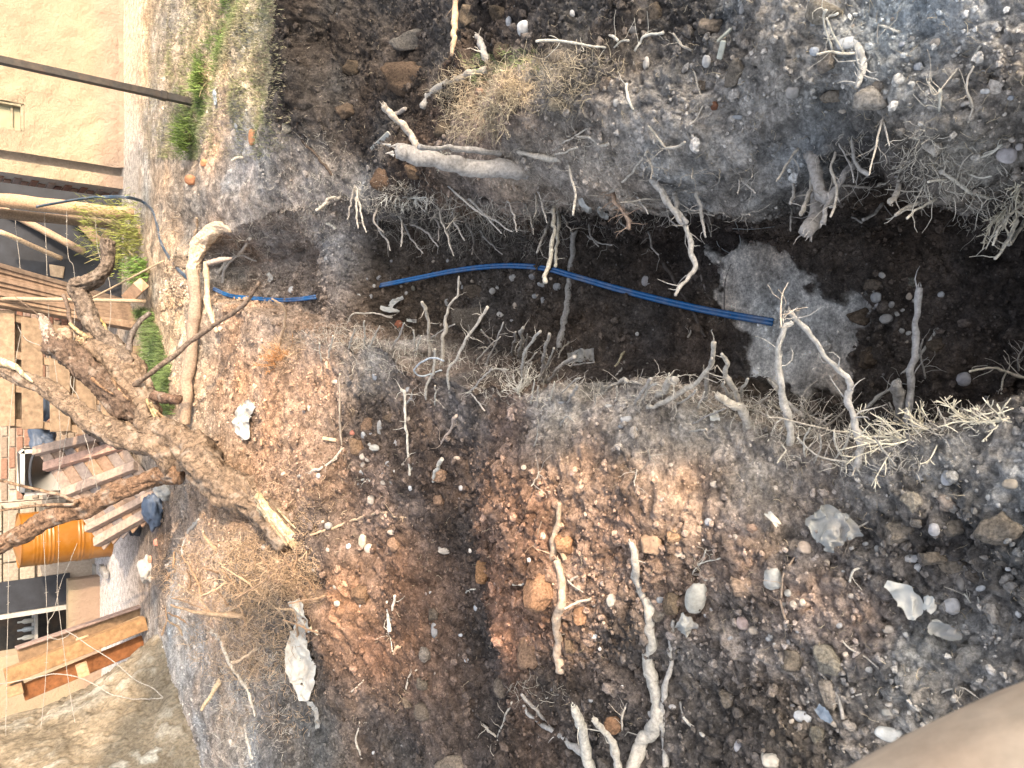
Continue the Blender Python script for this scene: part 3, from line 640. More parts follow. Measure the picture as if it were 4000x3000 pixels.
# far right pit
R_(1,0,[(1275,350),(1285,180),(1300,-60)],9,14,'straight orange lit stick standing at the top edge of the dark pit',A,TAN,3,.10,'stick','stick')
R_(1,0,[(1490,450),(1350,490),(1230,545),(1150,590),(1085,700)],12,17,'grey frayed root lying beside the sunlit sod clump',L,DUST,8)
R_(1,0,[(1435,230),(1480,330),(1500,400)],12,16,'short grey root leaning among dark clods near the upright stick',L,GREY,3)
R_(1,0,[(820,690),(880,745),(960,810),(1000,880),(1045,950)],14,15,'forked branch end with sunlit tip rising from the stump log',A,(.42,.38,.33),2,.03,'branch','branch',base_t=None)
R_(1,0,[(970,708),(930,728),(888,748)],8,9,'short side shoot of the forked branch by the stump log',A,(.42,.36,.3),0,.02,'branch','branch')
R_(1,0,[(905,985),(1000,1000),(1200,1045),(1400,1080),(1680,1105)],29,36,'thick grey log with a sunlit broken end stuck in the right bank',A,(.40,.37,.34),0,.05,'log','log')
R_(1,0,[(1050,945),(1280,962),(1570,990)],9,14,'long strip of bark lying on top of the thick grey log',A,(.33,.31,.29),0,.075,'bark_strip','bark')
R_(1,0,[(250,700),(270,800),(310,920),(380,990),(440,1060),(490,1130)],4,6,'dark brown winding root below the grass edge',L,BROWN,4)
R_(1,0,[(525,1480),(490,1460),(450,1442)],6,6,'short white root end in the far right bank',L,WHITE)
R_(1,0,[(390,1362),(440,1330),(480,1285),(545,1285)],6,6,'pale hooked root high on the far right bank',A,DUST,4)
for p_ in ([(1280,1659),(1240,1540),(1200,1430),(1180,1350),(1100,1290)],[(1590,1510),(1480,1400),(1350,1300),(1250,1210)],[(715,1510),(690,1430),(670,1330),(650,1220)],[(595,1420),(610,1330),(640,1200)],[(870,1620),(850,1560),(800,1490),(790,1400)],[(1080,1640),(1000,1540),(960,1450)],[(1180,1560),(1190,1470),(1160,1400)],[(1659,1500),(1500,1400),(1380,1290)],[(660,1480),(650,1380),(655,1260)],[(830,1510),(770,1440),(780,1350)],[(940,1600),(955,1500),(930,1400)],[(1400,1650),(1410,1540),(1370,1450)],[(1600,1650),(1500,1560),(1440,1480)],[(1350,1560),(1300,1470),(1280,1380)],[(1180,1600),(1100,1500),(1010,1450)],[(1240,1480),(1290,1420),(1310,1370)]):
    R_(1,0,p_,2.5,6.5,None,A,random.choice((GREY,DUST,(.3,.27,.24))),5,.08)
# left trench lip, far part
R_(1,1,[(1080,290),(1105,360),(1120,500),(1122,640)],6,7,'knobbly upright grey root, left of a pair on the trench lip',A,DUST,3)
R_(1,1,[(1315,130),(1305,250),(1250,330),(1235,420),(1215,540),(1205,690)],4,9,'knobbly upright grey root with a thin bent top, right of a pair',A,DUST,4)
R_(1,1,[(1500,335),(1400,480),(1320,620),(1250,740),(1250,880)],5,6,'long slanting grey root reaching over the trench with side twigs',A,DUST,14,.10)
R_(1,1,[(930,860),(970,900),(970,1050),(980,1150),(985,1270),(997,1410)],5,5,'long thin pale root lying across the shaded clods',A,PALE,10,.02)
R_(1,1,[(1155,600),(1155,740),(1110,830),(1100,920)],5,5,'thin upright root inside the grey cable loop',A,DUST,3)
R_(1,1,[(1293,1030),(1260,1130),(1208,1212)],6,3,'pale reddish twig at the corner of the sunlit bank',A,(.5,.4,.33),3)
R_(1,1,[(1200,1320),(1170,1390),(1150,1455)],7,5,'stubby pale root end in the reddish clods',A,PALE,1)
R_(1,1,[(540,760),(545,940),(545,1140),(560,1240)],3,5,'pale upright root casting no shade on the sunlit gravelly bank',A,(.45,.38,.3),2)
R_(1,1,[(110,285),(190,350),(180,450),(140,590)],4,9,'sunlit bent root end above the rusty root tuft',A,TAN,1)
R_(1,1,[(620,1530),(660,1480),(700,1440),(740,1460)],4,5,'pale sunlit root fork on the brown bank beside pebbles',L,PALE,3)
R_(1,1,[(280,1420),(380,1390),(470,1340),(565,1245)],7,4,'thin dusty root running down the sunlit bank by the tree stump',L,DUST,5)
R_(1,1,[(880,402),(780,376),(640,376),(590,440)],3,4,'thin root bent over the dark soil ridge in the trench',A,DUST,6)
for p_ in ([(1585,520),(1500,600),(1420,700)],[(1460,480),(1530,570),(1560,620)],[(1290,440),(1180,500),(1130,540)],[(1600,430),(1540,600),(1490,700)],[(700,420),(705,520),(700,600)],[(800,450),(760,540),(730,600)],[(960,430),(920,530),(880,600)],[(1025,480),(1030,560),(1030,620)],[(1480,1000),(1400,900),(1390,880)],[(1530,720),(1460,800),(1370,890)],[(1640,740),(1580,735),(1530,740)],[(415,570),(415,620),(425,670)],[(500,520),(480,600),(470,650)],[(1010,900),(1000,930),(960,960)],[(1160,840),(1165,900),(1160,960)],[(1070,520),(1050,580),(1045,640)],[(640,470),(620,540),(600,590)]):
    R_(1,1,p_,2.5,4.5,None,A,random.choice((GREY,DUST,PALE)),5,.10)
# bottom left bank
R_(1,2,[(970,40),(900,25),(805,0),(640,50),(520,92),(350,152)],3,6,'long thin sunlit root lying across brown soil below the tree',L,(.5,.38,.26),5)
R_(1,2,[(848,575),(862,700),(868,770)],7,9,'pale torn root with two prongs on the brown slope, left prong',L,WHITE,6)
R_(1,2,[(905,545),(885,620),(880,700)],5,5,'pale torn root with two prongs on the brown slope, right prong',L,WHITE,4)
R_(1,2,[(850,740),(868,810),(888,900)],3,3,'thin thread root below the two pronged root',L,PALE,4)
R_(1,2,[(940,865),(910,885),(892,925)],8,7,'short splintered pale root stub on the brown slope',L,TAN,2)
R_(1,2,[(1040,1025),(995,1060),(975,1150)],3,4,'small pale forked rootlet in the dark furrow',L,DUST,3)
R_(1,2,[(700,1090),(660,1130),(620,1170)],3,3,None,L,DUST,2); R_(1,2,[(672,1365),(650,1480),(685,1600)],3,4,None,L,DUST,3); R_(1,2,[(1420,495),(1380,510),(1355,525)],3,3,None,L,PALE,2)
R_(1,2,[(1659,1235),(1600,1380),(1560,1500),(1540,1600)],4,5,'thin dusty root slanting down beside the cut branch ends',L,DUST,5)
R_(1,2,[(1475,1370),(1520,1420),(1560,1460)],4,4,None,L,DUST,2)
# right bank
R_(2,0,[(155,262),(330,262),(440,285),(600,312)],5,4,'pale yellow root lying on top of the sod ridge',A,WHITE,6,.03)
R_(2,0,[(985,205),(870,230),(830,290),(800,325)],5,5,'pale crooked root on the right spoil heap',A,WHITE,5,.03)
R_(2,0,[(1050,215),(1100,290),(1165,325)],4,4,'small pale root pointing down the right spoil heap',A,DUST,4,.02)
R_(2,0,[(690,262),(660,240),(635,225)],5,5,None,A,PALE,4,.03); R_(2,0,[(755,262),(700,265),(665,300)],4,4,None,A,PALE,3,.03)
R_(2,0,[(745,545),(750,630),(765,680),(785,710)],6,5,'bent white root piece among pebbles on the right bank',L,WHITE,1)
R_(2,0,[(300,1035),(250,1020),(180,1010),(60,990)],12,10,'short grey broken root sticking out above the trench',A,DUST,5,.03)
R_(2,0,[(420,957),(340,985),(280,1000)],4,4,None,A,DUST,1)
R_(2,0,[(622,930),(560,940),(490,888),(370,885)],6,4,'smooth bent pale root on the right bank face',A,DUST,2,.02)
R_(2,0,[(495,832),(420,875),(330,930),(270,970)],3,5,'thin straight root slanting over the right bank',A,DUST,1,.02)
R_(2,0,[(880,815),(940,890),(1000,965)],4,6,'slanting grey root above a small soil overhang',A,DUST,4,.02)
R_(2,0,[(1125,915),(1060,950),(990,960)],6,5,'stub of pale root pointing right from the soil overhang',A,DUST,2,.04)
R_(2,0,[(1235,685),(1200,770),(1150,820)],3,4,None,A,DUST,4,.02); R_(2,0,[(870,985),(800,1090),(720,1175),(640,1240)],4,8,'slanting grey branch down the right bank with fine hairs',A,DUST,10,.02)
R_(2,0,[(400,1385),(408,1270),(385,1160),(365,1070)],5,5,'smooth hanging root end over the dark wall',A,DUST,2,.05)
R_(2,0,[(775,1480),(745,1410),(690,1330),(650,1250)],6,8,'hanging rusty root brush with many fine twigs',A,(.42,.30,.22),46,.06,tw_len=.07)
root(cx_(2,0,[(1060,1910),(1080,1860),(1140,1800),(1175,1719),(1165,1620),(1160,1540),(1130,1460),(1060,1370),(990,1290),(930,1175)]),6,15,'thickest grey root hanging from the right wall across the blue pipe',A,(.42,.39,.35),14,.10)
R_(2,0,[(1130,1440),(1080,1360),(1050,1270),(1045,1250)],9,9,'second strand beside the thickest hanging root',A,GREY,3,.06)
R_(2,0,[(700,1310),(800,1300),(960,1288)],3,5,'thin root stretched level above the dark wall',A,DUST,5,.02)
R_(2,0,[(1255,1530),(1240,1440),(1220,1350),(1200,1250)],4,9,'frayed dark grey root hanging straight down the right wall',A,GREY,12,.05)
root([(2125,1105),(2138,1040),(2150,990),(2160,920),(2165,815)],8,8,'splintered root, front of the cut bundle crossing the blue pipe',A,(.5,.46,.38),1,.13)
root([(2170,1040),(2174,980),(2182,900),(2184,815)],6,7,'splintered root, rear of the cut bundle crossing the blue pipe',A,(.5,.46,.38),1,.11)
root([(2098,985),(2125,920),(2150,850)],4,7,'splintered root, shortest of the cut bundle',A,GREY,4,.09)
root([(2186,1360),(2200,1290),(2212,1210),(2224,1090),(2236,990),(2238,900)],15,12,'straight pale root lying across the trench floor under the blue pipe',L,(.36,.34,.31),6)
for p_ in ([(560,1600),(510,1520),(505,1440)],[(650,1590),(560,1570),(485,1530)],[(950,1650),(910,1600),(875,1500)],[(740,1475),(700,1430),(700,1380)],[(885,1385),(840,1320),(805,1275)],[(1310,1395),(1280,1390),(1245,1375)],[(1290,1530),(1270,1470),(1255,1430)],[(1070,1470),(1020,1420),(1000,1400)],[(150,1400),(160,1330),(150,1260)],[(30,1500),(10,1400),(-30,1300)],[(140,1520),(120,1420),(90,1330)],[(1540,1390),(1490,1385)],[(1220,620),(1200,550),(1180,470)],[(1350,1150),(1330,1190),(1285,1220)],[(1575,1250),(1520,1200),(1485,1160)],[(1460,1250),(1470,1200),(1475,1160)],[(1170,1160),(1165,1090)],[(1555,1150),(1560,1080)],[(900,1160),(905,1090),(890,1030)],[(230,1450),(200,1340),(170,1250)],[(385,1500),(350,1440),(330,1390)]):
    R_(2,0,p_,2.5,5,None,A,random.choice((GREY,DUST,(.28,.26,.23))),6,.07)
R_(2,1,[(1250,530),(1190,380),(1120,260),(1040,150),(950,-10)],6,8,'dark brown root lying on the trench floor under the blue pipe',L,(.09,.075,.065),3)
R_(2,1,[(1290,280),(1230,160),(1205,30)],4,4,'thin straight twig on the trench floor near the wall',L,(.25,.22,.2),1)
R_(2,1,[(1385,430),(1375,300),(1385,150),(1418,50)],3,2,None,L,(.2,.18,.16),3)
R_(2,1,[(1135,530),(1160,490),(1140,400)],4,3,None,L,DUST,2)
R_(2,1,[(660,720),(695,670),(728,625)],5,5,'short cut stick on the dark trench floor',L,(.42,.37,.25),0,name='stick',cat='stick')
R_(2,1,[(640,805),(700,750),(735,680)],3,4,None,L,GREY,3)
# left lip, middle
for p_, a_, b_, lb in (([(185,480),(120,570),(72,640),(65,760),(60,850)],5,8,'pale branching root of the white twig cluster on the lip'),([(245,510),(205,610),(198,700),(212,810)],6,10,'torn pale root with loose bark beside the white twig cluster'),([(405,655),(330,700),(290,740),(240,815)],7,8,'split pale root end leaning toward the grey rag'),([(270,600),(230,690),(180,800)],4,5,'thin pale root between two torn roots on the lip'),([(22,500),(15,560),(0,640)],5,6,'short pale root left of the white twig cluster'),([(65,460),(60,560),(45,650)],7,8,'flat torn root strip above the white twig cluster'),([(430,830),(400,880),(368,945)],6,6,'curved pale root stub on the grey ledge'),([(445,790),(400,810),(320,890)],3,3,'thin curved root on the trench lip near the grey rag'),([(740,800),(670,830),(605,880)],7,8,'rough root end pointing right on the grey ledge'),([(845,830),(760,820),(690,845),(612,890)],5,7,'pale root bending right on the grey ledge'),([(905,790),(850,870),(798,955)],6,7,'left stub of two parallel pale stubs on the lip'),([(935,825),(880,870),(850,925)],5,6,'right stub of two parallel pale stubs on the lip'),([(1070,790),(1000,840),(955,905)],14,17,'knobby broken root stump covered in soil on the lip'),([(1305,550),(1295,680),(1240,760),(1190,830),(1090,890),(990,950),(895,975)],8,11,'long curved pale root rising off the grey ledge over the trench'),([(1290,660),(1265,790),(1235,955)],6,11,'flat straight split root standing behind the long curved root'),([(1200,865),(1150,910),(1078,955)],4,5,'thin grey root low beside the long curved root'),([(1355,635),(1400,700),(1390,770),(1430,830),(1480,960),(1500,1010)],7,12,'wavy left limb of the branching grey root stump'),([(1318,900),(1400,945),(1480,990),(1520,1100)],13,22,'thick cut limb and base of the branching grey root stump'),([(1530,790),(1490,880),(1485,980)],5,8,'short right limb of the branching grey root stump'),([(1375,815),(1390,870),(1470,960)],5,8,'middle limb of the branching grey root stump'),([(1385,990),(1270,1030),(1165,1090)],3,5,'thin root stretched left of the branching grey root stump'),([(1262,1120),(1210,1130),(1148,1142)],4,3,'small pale root flat on the grey ledge'),([(405,1070),(350,1040),(320,1100)],3,4,'small two pronged rootlet on the dusty slope')):
    R_(2,1,p_,a_,b_,lb,A,random.choice(((.42,.39,.34),(.46,.42,.36),(.38,.35,.31))),7,.12 if a_ < 10 else .05)
for p_ in ([(275,820),(260,880),(245,940)],[(170,840),(170,900),(165,980)],[(150,800),(130,900),(120,960)],[(680,840),(685,900),(670,950)],[(545,890),(542,930),(540,960)],[(1020,760),(1010,790),(990,850)],[(170,1060),(165,1160),(150,1230)],[(880,1250),(890,1280),(895,1310)],[(1250,880),(1240,920),(1200,980)],[(790,1490),(800,1430),(810,1390)],[(130,1490),(160,1430),(180,1400)],[(1660,900),(1600,950),(1550,990)],[(1659,1040),(1600,1010),(1540,1000)],[(530,685),(450,700),(380,712)],[(300,660),(330,600),(370,560)],[(100,500),(95,560),(80,650)],[(160,620),(110,680),(20,750)]):
    R_(2,1,p_,2.5,4.5,None,A,random.choice((GREY,DUST,PALE)),5,.09)
# near spoil bank
R_(2,2,[(308,-60),(295,80),(270,180),(262,290)],10,15,'upper smooth length of the broken root standing in the orange clods',A,(.44,.34,.25),1,.03)
R_(2,2,[(300,310),(325,480),(312,600),(290,720),(295,850),(312,1030)],14,20,'lower thick length of the broken root with splintered foot in the orange clods',L,(.44,.35,.27),3)
R_(2,2,[(340,620),(420,578),(505,560)],4,7,'short side stick pointing right from the broken root',A,DUST,0,.03)
R_(2,2,[(465,522),(400,480),(360,440)],3,3,None,A,DUST,0,.02); R_(2,2,[(425,408),(400,430),(368,462)],5,6,None,L,DUST,0)
R_(2,2,[(785,195),(800,330),(805,430),(850,540),(890,640),(892,850),(880,960),(900,1080),(945,1200),(935,1370),(850,1480),(760,1700)],11,30,'longest thick wavy pale branch on the near spoil heap',L,(.43,.40,.35),10,rough=.3)
R_(2,2,[(1045,695),(1020,850),(1032,980),(985,1140),(972,1300),(985,1450),(990,1700)],8,13,'slender wavy grey branch running beside the thick pale branch',L,(.38,.36,.33),6)
R_(2,2,[(60,1195),(130,1250),(205,1325)],6,8,'weathered grey stick above the frayed branch at bottom centre',A,(.33,.3,.27),2,.02)
R_(2,2,[(78,1255),(120,1320),(200,1380),(330,1470),(430,1530),(470,1570)],7,14,'grey branch with pointed end slanting behind the cut stake',L,(.42,.40,.37),2)
R_(2,2,[(400,1275),(440,1370),(475,1500),(515,1700)],16,22,'straight pale stake with splintered top at the bottom edge',A,(.50,.47,.41),1,.05,'stake','stick')
R_(2,2,[(535,1340),(615,1430),(665,1530),(700,1700)],12,18,'bent pale stick with a cut end between two thick branches',A,(.45,.42,.37),3,.04,'stick','stick')
R_(2,2,[(1083,1240),(1130,1350),(1185,1405),(1243,1452)],6,7,'short bent pale root lying right of the slender branch',L,(.48,.45,.4),1)
R_(2,2,[(0,460),(60,470),(105,452)],4,3,'pale rootlet by the big brown clod',L,PALE,1)
R_(2,2,[(745,1235),(715,1320),(710,1420)],3,5,'thin branching rootlet left of the thick branch foot',L,DUST,8)
R_(2,2,[(1260,240),(1220,330),(1170,400)],3,3,None,A,DUST,6,.03); R_(2,2,[(1345,300),(1280,320),(1210,335)],3,3,None,A,PALE,4,.03)
R_(2,2,[(205,30),(165,130),(145,230)],3,3,None,L,(.3,.22,.16),1)
# right bank near
R_(3,0,[(555,565),(600,480),(632,400),(590,330)],9,16,'curved thick white root end below the oval white stone',A,(.5,.48,.44),12,.02)
R_(3,0,[(310,345),(380,338),(480,352),(590,345)],4,5,'thin white root stretched in front of the oval white stone',A,PALE,4,.02)
R_(3,0,[(385,60),(365,110),(385,230),(415,330)],5,4,'pale stalk crossing left of the oval white stone',A,WHITE,5,.04)
R_(3,0,[(440,92),(365,105)],5,5,None,A,WHITE,0,.03); R_(3,0,[(375,120),(410,200),(490,330)],4,4,'pale stalk leaning onto the oval white stone',A,WHITE,3,.03)
R_(3,0,[(862,206),(780,180),(710,165)],4,4,'pale straw stalk on the grey dusty soil',L,WHITE,4); R_(3,0,[(712,280),(706,220),(715,150)],3,3,None,L,DUST,3)
R_(3,0,[(1385,295),(1355,340),(1325,388)],5,3,'short yellowish stalk on the far right grey soil',L,WHITE,0)
R_(3,0,[(1330,425),(1292,520),(1290,600),(1325,690),(1300,790)],4,5,'thin wavy pale root beside the clods at right',A,DUST,8,.03)
R_(3,0,[(1030,530),(1100,620),(1110,700)],3,4,None,A,PALE,6,.03); R_(3,0,[(1118,575),(1115,650),(1110,720)],6,5,'frayed pale root tuft stem on the right bank',A,WHITE,8,.03)
R_(3,0,[(1040,530),(1080,610),(1200,480),(1230,440)],3,3,None,A,DUST,4,.02)
R_(3,0,[(375,1310),(352,1240),(320,1150),(280,1030)],26,22,'shorter thick sawn root of the pair in the undercut wall',A,(.38,.35,.32),9,.05,rough=.25)
R_(3,0,[(258,1510),(290,1430),(320,1330),(335,1250),(330,1200)],26,26,'longer thick sawn root of the pair with frayed cut end',A,(.36,.33,.30),6,.08,rough=.25)
R_(3,0,[(355,1440),(430,1260),(485,1140),(560,1040)],11,13,'long grey root running down left from the hollow in the wall',A,(.34,.32,.30),4,.05)
R_(3,0,[(55,1175),(120,1060),(195,965)],3,7,'tapering pale root lying on the dusty face',A,DUST,1,.03)
R_(3,0,[(145,1330),(160,1260),(155,1175)],6,6,'stubby grey root hanging left of the sawn pair',A,GREY,2,.05)
R_(3,0,[(145,1500),(150,1400),(150,1345)],3,5,None,A,GREY,1,.05)
R_(3,0,[(210,1395),(255,1280),(285,1110)],8,8,'thin forked root hanging left of the shorter sawn root',A,DUST,3,.06)
R_(3,0,[(842,1175),(720,1195),(600,1215),(485,1200)],5,7,'wavy white root stretched across the wall hollow',A,DUST,4,.03)
R_(3,0,[(658,1135),(682,1020),(708,890),(745,760)],3,4,'thin straight root hanging down from the hollow roof',A,DUST,4,.04)
R_(3,0,[(658,1130),(600,1090),(560,1000),(545,930)],8,7,'bent grey root in the dark hollow of the wall',A,GREY,6,.03)
R_(3,0,[(405,1412),(440,1320),(430,1180),(408,1110),(428,980)],5,5,'wavy root crossing behind the sawn pair',A,DUST,5,.06)
R_(3,0,[(558,1180),(540,1100),(500,1010),(460,940)],3,4,None,A,GREY,6,.04); R_(3,0,[(630,1430),(690,1380),(738,1320)],6,6,'short grey root stub on the lower right wall',A,GREY,1,.02)
R_(3,0,[(785,950),(770,860),(750,790)],3,4,None,A,GREY,2,.04); R_(3,0,[(615,1440),(580,1420),(540,1405)],4,3,None,A,GREY,2,.02)
R_(3,0,[(815,1300),(840,1260),(850,1215)],10,12,'short thick cut root low on the right wall',A,DUST,3,.03)
R_(3,0,[(830,1385),(900,1345),(970,1300)],6,9,'pointed pale root low on the right wall',A,DUST,1,.04)
R_(3,0,[(905,1410),(990,1345),(1080,1290)],4,6,'thin branching pale root end above the dark floor',A,PALE,6,.05)
R_(3,0,[(1470,1680),(1550,1560),(1600,1450),(1700,1300)],6,11,'pale yellow root curving down at the right edge',A,WHITE,8,.06)
R_(3,0,[(1460,1590),(1490,1480),(1580,1380),(1680,1280)],4,7,'thinner pale yellow root left of the curving one',A,WHITE,8,.06)
R_(3,0,[(1570,1590),(1620,1500),(1700,1400)],6,8,'short pale yellow root end nearest the right edge',A,WHITE,4,.07)
R_(3,0,[(1140,1120),(1230,1185),(1300,1240),(1440,1285)],6,7,'knobbly pale yellow branch across the root mat',A,WHITE,16,.03)
R_(3,0,[(1050,1180),(1100,1170),(1150,1160)],5,4,None,A,WHITE,2,.03); R_(3,0,[(1520,935),(1450,980),(1370,1010)],6,6,'pale root left of the light block stone',A,WHITE,8,.03)
R_(3,0,[(1450,1140),(1380,1150),(1300,1120)],4,4,None,A,WHITE,5,.03); R_(3,0,[(1330,990),(1260,1060),(1230,1160)],4,4,None,A,DUST,6,.03)
# near left lip and floor
R_(3,1,[(155,425),(95,478),(76,600),(76,770),(95,900),(130,1050),(155,1200)],9,19,'left leg of the two pale branches that meet in a point over the trench',A,(.50,.47,.42),8,.06)
R_(3,1,[(125,380),(220,450),(310,540),(400,680),(500,800),(530,870),(530,960),(560,1080),(600,1220),(585,1345)],10,15,'right leg of the two pale branches that meet in a point over the trench',A,(.47,.44,.40),14,.06)
R_(3,1,[(132,170),(97,250),(82,370),(82,455)],2,4,'thin twig standing at the point where two pale branches meet',A,DUST,5,.0,base_t=1.72)
R_(3,1,[(985,212),(972,400),(950,600),(940,750),(930,900),(915,1090)],12,17,'smooth straight pole standing on the trench floor',A,(.38,.37,.36),3,.05,'pole','pole',rough=.15)
R_(3,1,[(845,835),(852,950),(860,1090)],19,21,'thick cut root stub with a frayed top beside the straight pole',A,(.40,.38,.35),2,.05,rough=.25)
R_(3,1,[(1103,468),(1000,620),(900,740),(800,850),(700,930),(640,990)],5,8,'slanting pale branch crossing in front of the straight pole',A,(.44,.42,.38),8,.02,base_t=None)
R_(3,1,[(1308,745),(1390,725),(1540,740),(1700,800)],4,7,'pale bent root hanging over the floor at the right edge',A,PALE,6,.05)
R_(3,1,[(0,785),(50,850),(110,930),(220,1040)],8,10,'dark grey root propped between the lip and the left pale branch',A,GREY,8,.0)
for p_ in ([(0,1040),(120,1060),(250,1095),(380,1125),(500,1140),(690,1172)],[(690,1172),(740,1250),(830,1360)],[(540,1090),(520,1190),(430,1330)],[(190,1180),(300,1280),(400,1320),(520,1340)],[(0,1200),(80,1120),(130,1060)],[(0,930),(60,980),(140,1020)],[(410,1020),(330,1100),(240,1190)],[(500,1000),(420,1070),(330,1130)],[(430,1140),(440,1220),(500,1330)],[(340,1150),(350,1250),(300,1340)],[(270,1110),(230,1200),(240,1300)],[(240,940),(250,1010),(320,1100)],[(510,1410),(500,1330),(520,1280)],[(540,1420),(560,1350),(520,1300)],[(1660,590),(1620,660),(1630,740)],[(1000,540),(990,640),(1020,780)],[(1100,980),(1150,1070),(1130,1130)],[(850,1080),(800,1000),(790,950)],[(1510,890),(1520,800),(1545,745)],[(60,1340),(110,1270),(95,1230)],[(110,1030),(180,1100),(220,1160)]):
    R_(3,1,p_,3,4.5,None,A,random.choice((GREY,DUST,PALE)),7,.05)
# near left soil
R_(3,2,[(80,570),(110,670),(150,760),(222,892)],4,5,'thin brown root trailing below the largest whitish stone',L,(.36,.27,.2),3)
R_(3,2,[(195,215),(170,290),(100,400),(80,560)],3,4,'thin tan root curving round the largest whitish stone',L,(.4,.3,.22),2)
R_(3,2,[(365,1065),(440,1180),(465,1260),(485,1350)],5,8,'pale root running down to the flat blue grey strip',L,(.44,.4,.35),3)
R_(3,2,[(528,450),(550,380),(590,358)],4,4,None,L,PALE,1); R_(3,2,[(720,1015),(640,950),(540,890),(480,830)],3,4,None,L,DUST,3)
R_(3,2,[(1345,1195),(1255,1145),(1120,1165)],3,4,'thin pale root near the blurred wood corner',L,DUST,4)
R_(3,2,[(785,1215),(783,1130)],3,3,None,L,WHITE,0); R_(3,2,[(1345,520),(1375,580)],4,4,None,L,WHITE,1); R_(3,2,[(1270,530),(1310,590)],4,4,None,L,WHITE,3)
R_(3,2,[(650,65),(560,110),(470,110)],3,5,None,L,DUST,4); R_(3,2,[(735,195),(750,240),(775,285)],3,3,None,L,PALE,0); R_(3,2,[(610,1180),(545,1200)],3,3,None,L,DUST,1)

# ------------------------------------------------------------------ fine hair roots and straw (uncountable)
def zone_roots(name, zones, col, label=None, seed=0, sides=3):
    rg_ = np.random.default_rng(seed); mb_ = MB(); col = np.array(col)
    for (zx, zy, rx, ry, cnt, ln, rm, bias, out) in zones:
        for _ in range(cnt):
            a = rg_.random() * 6.283; q = math.sqrt(rg_.random()); x, y = zx + rx * q * math.cos(a), zy + ry * q * math.sin(a)
            if not (-60 < x < 4060 and -60 < y < 3060): continue
            p, nn, t = surf(x, y); l_ = ln * rg_.uniform(.35, 1.4); ns = 6 if l_ > .03 else 4
            v = np.array(nn) * out + np.array(bias) + rg_.normal(0, .55, 3); v /= np.linalg.norm(v)
            pl = [np.array(p) - v * .004]
            for s_ in range(ns):
                v = v + rg_.normal(0, .38, 3); v /= np.linalg.norm(v); pl.append(pl[-1] + v * l_ / ns)
            rr = rm * rg_.uniform(.6, 1.4)
            mb_.tube(np.array(pl), np.linspace(rr, rr * .35, ns + 1), sides, col * rg_.uniform(.6, 1.5), False)
    return link(name, mb_.mesh(name, M['twig'], True), label=label, kind='stuff')
zone_roots('root_hairs', [
 (1200,620,180,120,208,.07,.001,(-.5,-.3,-.3),.25),(1150,880,200,90,256,.08,.0011,(-.5,0,-.3),.3),(2100,620,300,120,208,.06,.0009,(-.4,0,-.2),.3),(950,1000,120,90,96,.12,.002,(0,-.2,-.2),.4),(2900,1600,200,80,90,.07,.0011,(.4,0,.1),.5),(3450,1750,180,100,117,.07,.0012,(.3,.1,.1),.5),
 (1520,760,140,70,478,.06,0.00115,(-.5,-.1,0),.6),(1750,860,260,120,552,.13,0.00115,(-.6,0,-.3),.4),(1250,800,120,130,294,.08,0.00107,(-.3,0,-.3),.5),(1060,800,200,120,220,.07,0.00107,(-.3,-.2,0),.5),
 (2080,900,120,100,164,.10,0.00107,(-.6,0,-.3),.4),(2350,820,350,80,220,.07,0.00098,(-.5,0,-.2),.4),
 (3350,640,160,140,92,.07,0.00098,(-.4,0,-.2),.6),(3620,640,110,150,227,.06,0.00107,(-.4,0,.1),.8),(3850,770,150,160,206,.06,0.00115,(-.3,0,.2),.9),
 (1330,1320,160,50,330,.07,0.00115,(.4,0,.1),.7),(1600,1400,260,70,269,.08,0.00115,(.5,0,.1),.7),(1980,1480,160,90,269,.07,0.00115,(.4,0,.1),.8),(2500,1530,400,60,134,.06,0.00098,(.5,0,.1),.7),
 (3150,1650,250,90,165,.09,0.00115,(.4,0,.1),.5),(3650,1650,250,60,165,.05,0.00115,(.3,0,.2),.9),(2100,2700,110,60,92,.06,0.00082,(0,0,0),.6),(700,850,100,150,147,.06,0.00123,(0,0,0),.6),(1000,2750,180,250,367,.09,0.00131,(0,0,.1),.4)],
 (.52,.48,.41), None, 21)
zone_roots('straw_bits', [
 (1880,360,180,110,1500,.075,.0014,(-.1,-.2,0),.6),(2150,330,180,110,500,.07,.0012,(-.1,-.2,0),.5),(1850,480,130,70,300,.09,.0015,(-.5,-.2,0),.4),(2250,250,200,60,220,.07,.0011,(0,0,0),.3),(1350,1480,150,150,90,.04,.001,(0,0,0),.3),(1500,2300,450,600,170,.04,.001,(0,0,0),.3),
 (2500,2300,600,600,260,.03,.0008,(0,0,0),.2),(3400,2400,600,600,320,.03,.0008,(0,0,0),.2),(3300,350,700,400,420,.035,.0008,(0,0,0),.2),(1500,350,400,350,160,.05,.0011,(0,0,0),.4),(2500,350,500,400,240,.045,.0009,(0,0,0),.3),(1200,1900,250,300,160,.05,.0012,(0,0,0),.3),(3300,1900,500,150,120,.03,.0008,(0,0,0),.2)],
 (.50,.42,.30), None, 22)
